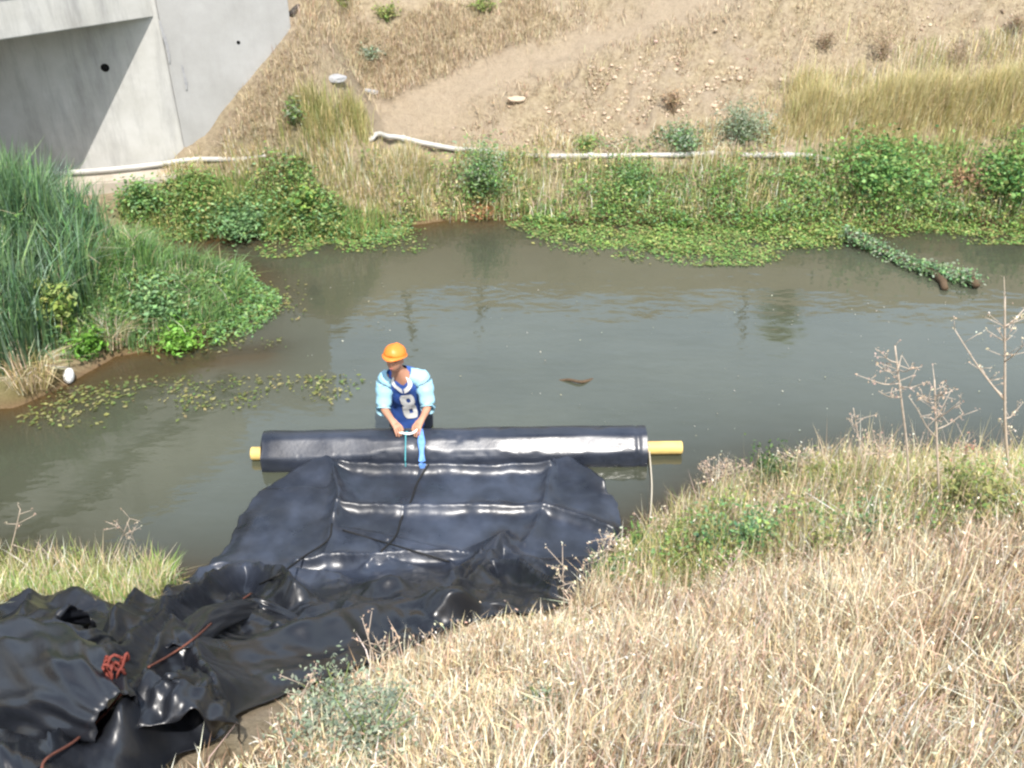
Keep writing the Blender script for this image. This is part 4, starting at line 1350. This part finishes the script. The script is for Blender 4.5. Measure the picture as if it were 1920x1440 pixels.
for u, v, s_, lb in ((700, 175, .08, 'dark grey stone at the lower end of the path, upper one'), (688, 172, .06, 'dark grey stone at the lower end of the path, lower one'), (630, 150, .14, 'flat grey stone half buried on the slope beside the wing wall')):
    p = on_ground(u, v)
    o = bpy.data.objects.new('stone', rock_me[1].copy())
    o.data.materials.clear()
    o.data.materials.append(M_stain)
    C.objects.link(o)
    o.location = tuple(p+(0, 0, .02))
    o.scale = (s_, s_*.8, s_*.6)
    tag(o, lb, 'stone')

# crumbs of earth too small to count
on_p = lambda g: np.exp(-(seg_dist(g[:, 0], g[:, 1], path_line)/.42)**2) > rng.uniform(.08, .6, len(g))
gp_ = np.concatenate([scatter(stone_poly, 900, .9, 2.2, 171), scatter(gpoly([(640, 200), (700, 60), (760, -40), (2000, -40), (2000, 250), (1450, 285), (980, 285), (720, 240)]), 1500, .95, 1.4, 173)])
ico = np.array([(0, 0, 1), (.894, 0, .447), (.276, .851, .447), (-.724, .526, .447), (-.724, -.526, .447), (.276, -.851, .447), (.724, .526, -.447), (-.276, .851, -.447), (-.894, 0, -.447), (-.276, -.851, -.447), (.724, -.526, -.447), (0, 0, -1)])
icf = np.array([(0, 1, 2), (0, 2, 3), (0, 3, 4), (0, 4, 5), (0, 5, 1), (1, 6, 2), (2, 7, 3), (3, 8, 4), (4, 9, 5), (5, 10, 1), (6, 7, 2), (7, 8, 3), (8, 9, 4), (9, 10, 5), (10, 6, 1), (11, 7, 6), (11, 8, 7), (11, 9, 8), (11, 10, 9), (11, 6, 10)])
gp_ = gp_[~on_p(gp_)]
sz = rng.uniform(.007, .022, len(gp_))*np.where(rng.uniform(0, 1, len(gp_)) > .93, 1.7, 1)
Vg_ = gp_[:, None, :]+ico[None]*(sz[:, None, None]*rng.uniform(.6, 1.3, (len(gp_), 12, 1)))*np.array([1, 1, .7])+np.array([0, 0, .004])
Tg_ = (icf[None]+12*np.arange(len(gp_))[:, None, None]).reshape(-1, 3)
tag(link('earth_crumbs', raw_mesh('earth_crumbs', Vg_.reshape(-1, 3), None, Tg_, np.repeat(pick([(.42, .33, .23), (.30, .22, .15), (.50, .41, .30), (.24, .18, .12)], len(gp_)), 12, 0)), attr_mat('earth_crumb', 0, .95, .05)), kind='stuff')

# ------------------------------------------------------------------ growth that nobody could count
nb_low = gpoly([(455, 1388), (600, 1303), (760, 1238), (880, 1184), (1055, 1160), (1200, 1150), (1000, 1400), (700, 1640), (255, 1640)])
def tips(arr, n, ls, cols):
    t_ = arr[0].reshape(-1, 5, 3)[:, 4]
    t_ = t_[rng.integers(0, len(t_), n)]+rng.normal(0, .006, (n, 3))
    return leaf_arrays(t_, ls*rng.uniform(.6, 1.4, n), pick(cols, n), 2.5, .35)
def bl(poly, n, h, wdt, cols, droop=.35, lean=(0, 0, 0), clump=.0, scale=2, seed=1, jit=.18, hn=.0, feather=.5, taper=0):
    P = scatter(poly, n, clump, scale, seed, feather)
    on_path = (P[:, 1] > 9) & (np.exp(-(seg_dist(P[:, 0], P[:, 1], path_line)/(.30+.22*smooth(.5, -.8, P[:, 0])))**2) > rng.uniform(.1, .9, len(P)))
    P = P[~on_path]
    n = len(P)
    H = h*rng.uniform(.45, 1.15, n)*np.where(in_poly(P[:, 0], P[:, 1], nb_low), .55, 1.0)
    if hn:
        H = H*(1-hn+2*hn*fbm(P[:, 0]*1.7, P[:, 1]*1.7, seed+5))
    if taper:
        H = H*np.clip(.3+.7*seg_dist(P[:, 0], P[:, 1], list(poly)+[poly[0]])/taper, .3, 1)
    P[:, 2] -= .015
    return blade_arrays(P, H, wdt*rng.uniform(.7, 1.4, n), np.array(lean)+rng.normal(0, .12, (n, 3))*np.array([1, 1, 0]), droop, pick(cols, n, jit))
def lf(poly, n, h, ls, cols, clump=.6, scale=2.2, seed=2, flat=.4, asp=.5, jit=.2, zpow=1.0):
    P = scatter(poly, n, clump, scale, seed)
    n = len(P)
    mound = smooth(.25, .75, fbm(P[:, 0]*2.1, P[:, 1]*2.1, seed+9, 3))
    P[:, 2] += (.12+.88*mound)*h*rng.uniform(0, 1, n)**zpow
    return leaf_arrays(P, ls*rng.uniform(.6, 1.35, n), pick(cols, n, jit), flat, asp)

# near bank
nb_poly = gpoly([(1120, 1102), (1180, 1038), (1240, 992), (1340, 942), (1460, 900), (1700, 884), (2080, 892), (2080, 1640), (255, 1640),
                 (330, 1500), (455, 1388), (600, 1303), (760, 1238), (880, 1184), (1055, 1160)])
nb_edge = gpoly([(1120, 1110), (1180, 1040), (1240, 995), (1340, 945), (1460, 905), (1700, 885), (2080, 892), (2080, 1010), (1700, 1040), (1450, 1090), (1250, 1130)])
crest_poly = gpoly([(1180, 1040), (1240, 1000), (1340, 955), (1460, 915), (1700, 892), (2080, 898), (2080, 960), (1700, 960), (1460, 990), (1300, 1040)])
parts = [bl(nb_poly, 46000, .25, .0062, STRAW+[(.62, .54, .34)], .45, (.04, .0, 0), .95, 1.9, 7, .26, .7),
         bl(nb_poly, 15000, .40, .0050, STRAW+PINKISH, .22, (.05, .02, 0), .75, 1.6, 19, .2, .3),
         bl(nb_poly, 14000, .22, .0055, [(.30, .20, .12), (.36, .25, .15), (.24, .16, .10)], .6, (0, 0, 0), .7, 3.4, 29),
         bl(nb_poly, 34000, .12, .0065, STRAW+[(.60, .52, .33)], 1.4, (0, 0, 0), .4, 2.2, 37),
         bl(crest_poly, 900, .62, .005, STRAW_Y+STRAW+PINKISH, .25, (.04, .03, 0), .8, 3, 245), bl(nb_edge, 9000, .36, .006, STRAW_Y+OLIVE+GREEN_Y, .35, (0, .05, 0), .6, 2.4, 43)]
a_ = tips(parts[1], 9000, .024, STRAW+PINKISH)
a2_ = tips(parts[0], 6000, .020, STRAW)
tag(veg('dry_grass', parts+[a_, a2_], M_blade), kind='stuff')
shadow_leaf_poly = gpoly([(600, 1335), (660, 1305), (720, 1310), (760, 1360), (740, 1500), (560, 1500), (520, 1400)])  # leaf patch added to stand in for the soft shadow on the grass
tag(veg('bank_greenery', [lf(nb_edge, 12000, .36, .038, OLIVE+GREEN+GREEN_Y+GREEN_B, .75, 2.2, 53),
                          lf(shadow_leaf_poly, 1300, .22, .028, GREY_G+[(.16, .20, .15)], .5, 2.0, 58), lf(nb_poly, 2600, .16, .026, GREY_G+OLIVE, .95, 2.0, 57)], M_leaf), kind='stuff')
lp = gpoly([(-90, 1092), (0, 1086), (200, 1092), (345, 1096), (318, 1115), (292, 1145), (215, 1165), (150, 1150), (30, 1150), (-90, 1180)])
ups = gpoly([(-60, 1076), (60, 1076), (330, 1090), (300, 1110), (0, 1100)])
tag(veg('pale_shore_grass', [bl(lp, 5200, .30, .005, STRAW+STRAW_Y+GREEN_Y, .4, (.05, 0, 0), .3, 3, 61), bl(lp, 2600, .26, .006, GREEN_Y+GREEN, .5, (0, 0, 0), .5, 3, 63),
                             bl(ups, 900, .42, .006, STRAW+GREEN_Y+OLIVE, .3, (.05, .05, 0), .4, 3, 66), bl(lp, 1500, .10, .007, STRAW, 1.3, (0, 0, 0), 0, 3, 64)], M_blade), kind='stuff')

# reed bar
reed_poly = gpoly([(-180, 430), (60, 412), (120, 420), (215, 470), (190, 560), (140, 640), (70, 700), (-60, 740), (-180, 745)])
reed_back = gpoly([(-180, 420), (40, 405), (115, 420), (110, 470), (-180, 500)])
tag(veg('reeds', [bl(reed_poly, 5600, .95, .017, GREEN_B+[(.12, .22, .12), (.18, .28, .17), (.22, .31, .22), (.09, .17, .10)], .28, (.10, -.05, 0), .35, 2.2, 71, .25, .35),
                  bl(reed_back, 1500, 1.05, .016, GREEN_B+[(.14, .22, .14)], .18, (.02, 0, 0), .2, 2, 73, .25),
                  lf(reed_poly, 3200, .80, .085, GREEN_B+[(.16, .27, .16), (.22, .32, .20)]+GREEN, .5, 1.6, 74, 1.0, .28),
                  bl(reed_poly, 500, .8, .012, STRAW_Y+STRAW, .4, (.1, -.1, 0), .5, 2, 75)], M_reed), kind='stuff')
low_poly = gpoly([(130, 452), (250, 448), (330, 492), (440, 520), (450, 560), (425, 600), (345, 648), (220, 662), (120, 690), (140, 560)])
tag(veg('bar_grass', [bl(low_poly, 7500, .36, .009, GREEN_B+GREEN+[(.16, .28, .12)], .55, (.25, -.05, 0), .5, 2.4, 77, .25, .4),
                      lf(low_poly, 5500, .28, .05, GREEN_B+GREEN+GREEN_Y, .6, 2.2, 79),
                      bl(low_poly, 500, .4, .007, STRAW, .5, (.2, -.1, 0), .8, 3, 81)], M_reed), kind='stuff')
# far bank growth
bank_l = gpoly([(215, 400), (330, 340), (480, 318), (620, 345), (735, 415), (680, 448), (500, 452), (400, 450), (320, 452), (250, 435)])
bank_y = gpoly([(300, 330), (400, 285), (520, 262), (640, 262), (760, 285), (830, 320), (820, 400), (740, 415), (620, 350), (480, 320), (340, 345)])
bank_m = gpoly([(680, 300), (860, 300), (1000, 318), (1500, 316), (1940, 312), (2100, 330), (2100, 425), (1800, 408), (1650, 420), (1300, 420), (1000, 405), (760, 420)])
bank_w = gpoly([(950, 385), (1200, 365), (1500, 355), (1700, 350), (2100, 350), (2100, 432), (1920, 436), (1800, 416), (1650, 428), (1450, 436), (1250, 430), (1000, 418)])
over_r = gpoly([(1470, 312), (1560, 292), (1750, 280), (2080, 275), (2080, 350), (1700, 345), (1500, 335)])
pipe_side = gpoly([(850, 300), (1000, 306), (1480, 304), (1480, 318), (1000, 320), (850, 312)])
above_p = gpoly([(1000, 272), (1200, 250), (1420, 235), (1500, 250), (1480, 290), (1240, 290), (1020, 290)])
tag(veg('bank_weeds', [lf(over_r, 5200, .34, .055, GREEN+GREEN_B+OLIVE, .75, 2.0, 151), lf(pipe_side, 1500, .24, .045, OLIVE+GREEN+STRAW_Y, .9, 2.4, 153),
                       lf(above_p, 1800, .22, .042, OLIVE+GREY_G+GREEN_B, .9, 1.6, 155),
                       lf(bank_l, 9000, .42, .052, GREEN_B+GREEN+OLIVE, .6, 2.2, 83), lf(bank_m, 9000, .40, .048, OLIVE+GREEN+STRAW_Y, .8, 2.0, 85),
                       lf(bank_w, 12000, .36, .050, GREEN+GREEN_B+GREEN_Y, .55, 2.2, 87)], M_leaf), kind='stuff')
edge_w = [tuple(at(u, v, 0)[:2]) for u, v in ((940, 402), (1500, 412), (2100, 400), (2100, 440), (1660, 440), (1560, 462), (1420, 480), (1240, 476), (1060, 452))]
edge_l = [tuple(at(u, v, 0)[:2]) for u, v in ((400, 438), (500, 425), (700, 425), (800, 410), (760, 440), (690, 460), (560, 458), (470, 452))]
edge_b = [tuple(at(u, v, 0)[:2]) for u, v in ((420, 500), (455, 505), (510, 540), (520, 590), (470, 630), (380, 650), (410, 560))]
tag(veg('water_edge_weed', [lf(edge_w, 9000, .12, .045, GREEN+OLIVE+GREEN_Y, .6, 2.4, 141), lf(edge_l, 3200, .10, .045, GREEN+OLIVE+GREEN_B, .5, 2.4, 143),
                            lf(edge_b, 2600, .14, .05, GREEN+GREEN_B, .7, 2.4, 145)], M_leaf), kind='stuff')
tag(veg('bank_grass', [bl(bank_l, 2600, .32, .008, OLIVE+GREEN, .4, (0, 0, 0), .5, 2, 89), bl(bank_y, 9500, .42, .007, STRAW_Y+OLIVE+STRAW, .32, (0, -.03, 0), .45, 2, 91, .2, .5, .9, .3),
                       bl(pipe_side, 1500, .30, .007, STRAW_Y+OLIVE+STRAW, .4, (0, -.03, 0), .8, 2.4, 157), bl(over_r, 2600, .40, .007, STRAW_Y+OLIVE+GREEN, .4, (0, -.03, 0), .6, 2, 159),
                       bl(above_p, 1500, .26, .007, STRAW_Y+STRAW, .5, (0, -.03, 0), .8, 1.6, 161), bl(bank_m, 6500, .32, .007, STRAW_Y+OLIVE+STRAW+GREEN, .4, (0, -.03, 0), .6, 2, 93, .2, .4)], M_blade), kind='stuff')
# yellow tall grass and thatch of the slope
tall_y = gpoly([(1440, 262), (1480, 200), (1600, 180), (1760, 165), (2050, 150), (2050, 275), (1800, 262), (1600, 270)])
tall_y2 = gpoly([(1380, 275), (1420, 190), (1560, 130), (1760, 80), (2060, 60), (2060, 280), (1800, 275), (1560, 285)])
tall_l = gpoly([(520, 265), (560, 225), (640, 215), (700, 245), (690, 275), (600, 285)])
slope = gpoly([(390, 305), (420, 240), (560, 62), (600, -60), (2060, -60), (2060, 250), (1700, 285), (1400, 292), (1000, 292), (740, 255), (560, 275)])
slope_l = gpoly([(430, 250), (560, 62), (600, -60), (1230, -60), (1130, 20), (900, 110), (700, 190), (560, 265)])
PALE = [(.54, .44, .29), (.46, .37, .235), (.60, .51, .36), (.38, .30, .20)]
tag(veg('slope_grass', [bl(tall_y, 17000, .72, .006, STRAW_Y+[(.56, .50, .26), (.62, .54, .34)], .35, (0, -.03, 0), .35, 1.3, 95, .2, .6, 1.0, .35),
                        bl(tall_y2, 5000, .42, .006, STRAW_Y+STRAW+OLIVE, .4, (0, -.03, 0), .75, 1.2, 195, .2, .6, 1.6, .3),
                        bl(tall_l, 1800, .42, .006, STRAW_Y+OLIVE, .3, (0, 0, 0), .4, 2, 96),
                        bl(slope_l, 15000, .17, .007, PALE, .7, (0, -.1, 0), .75, 1.5, 97, .18, .4),
                        bl(slope, 17000, .13, .007, PALE+[(.30, .21, .14), (.34, .26, .18)], .9, (0, -.1, 0), .85, 1.3, 99, .18, .4)], M_blade), kind='stuff')
# leaves lying on the water
def float_leaves(px_poly, n, ls, cols, clump, scale, seed):
    poly = [tuple(at(u, v, 0)[:2]) for u, v in px_poly]
    P = scatter(poly, n, clump, scale, seed, 1.6)
    P = P[np.abs(P[:, 2]) < .02]
    n = len(P)
    P[:, 2] = .010+rng.uniform(0, .012, n)
    V, Q, T, c = leaf_arrays(P, ls*rng.uniform(.5, 1.3, n), pick(cols, n, .25), .08, .6)
    V[:, 2] = .008+(V[:, 2]-.012)*.45+.006
    return V, Q, T, c
WEED = [(.18, .20, .06), (.24, .24, .09), (.14, .17, .06), (.28, .26, .12), (.12, .18, .06)]
tag(veg('floating_weed', [float_leaves([(950, 415), (1500, 425), (1640, 432), (1560, 470), (1420, 500), (1240, 500), (1060, 480), (960, 450)], 5200, .05, WEED+GREEN, .8, 2.6, 111),
                          float_leaves([(40, 775), (110, 745), (250, 745), (420, 720), (640, 705), (690, 720), (500, 750), (330, 775), (180, 785), (60, 805)], 800, .05, WEED, .95, 2.2, 113),
                          float_leaves([(230, 670), (430, 610), (480, 520), (520, 520), (560, 640), (420, 655)], 420, .045, WEED, .95, 2.2, 115),
                          float_leaves([(560, 450), (760, 430), (820, 440), (700, 475), (560, 470)], 900, .05, WEED+GREEN, .8, 2.2, 117),
                          float_leaves([(480, 455), (560, 455), (600, 475), (540, 485)], 260, .05, WEED+GREEN, .8, 2.2, 119),
                          float_leaves([(1600, 430), (1800, 420), (1930, 440), (1930, 460), (1700, 440)], 700, .05, WEED+GREEN, .8, 2.2, 121),
                          float_leaves([(560, 520), (1850, 560), (1880, 800), (1300, 860), (850, 780), (480, 740)], 130, .022, [(.5, .48, .40), (.35, .33, .22)], .9, 1.2, 127)], M_leaf), kind='stuff')

sg_ = [at(1038, 716, -.03), at(1065, 712, .015), at(1090, 716, .02), at(1114, 711, -.02)]
tag(tube('sunken_stick', spline(sg_, 14), np.linspace(.012, .018, 14), M_twig, None, 6), 'dark sunken stick just breaking the water in mid creek', 'stick')
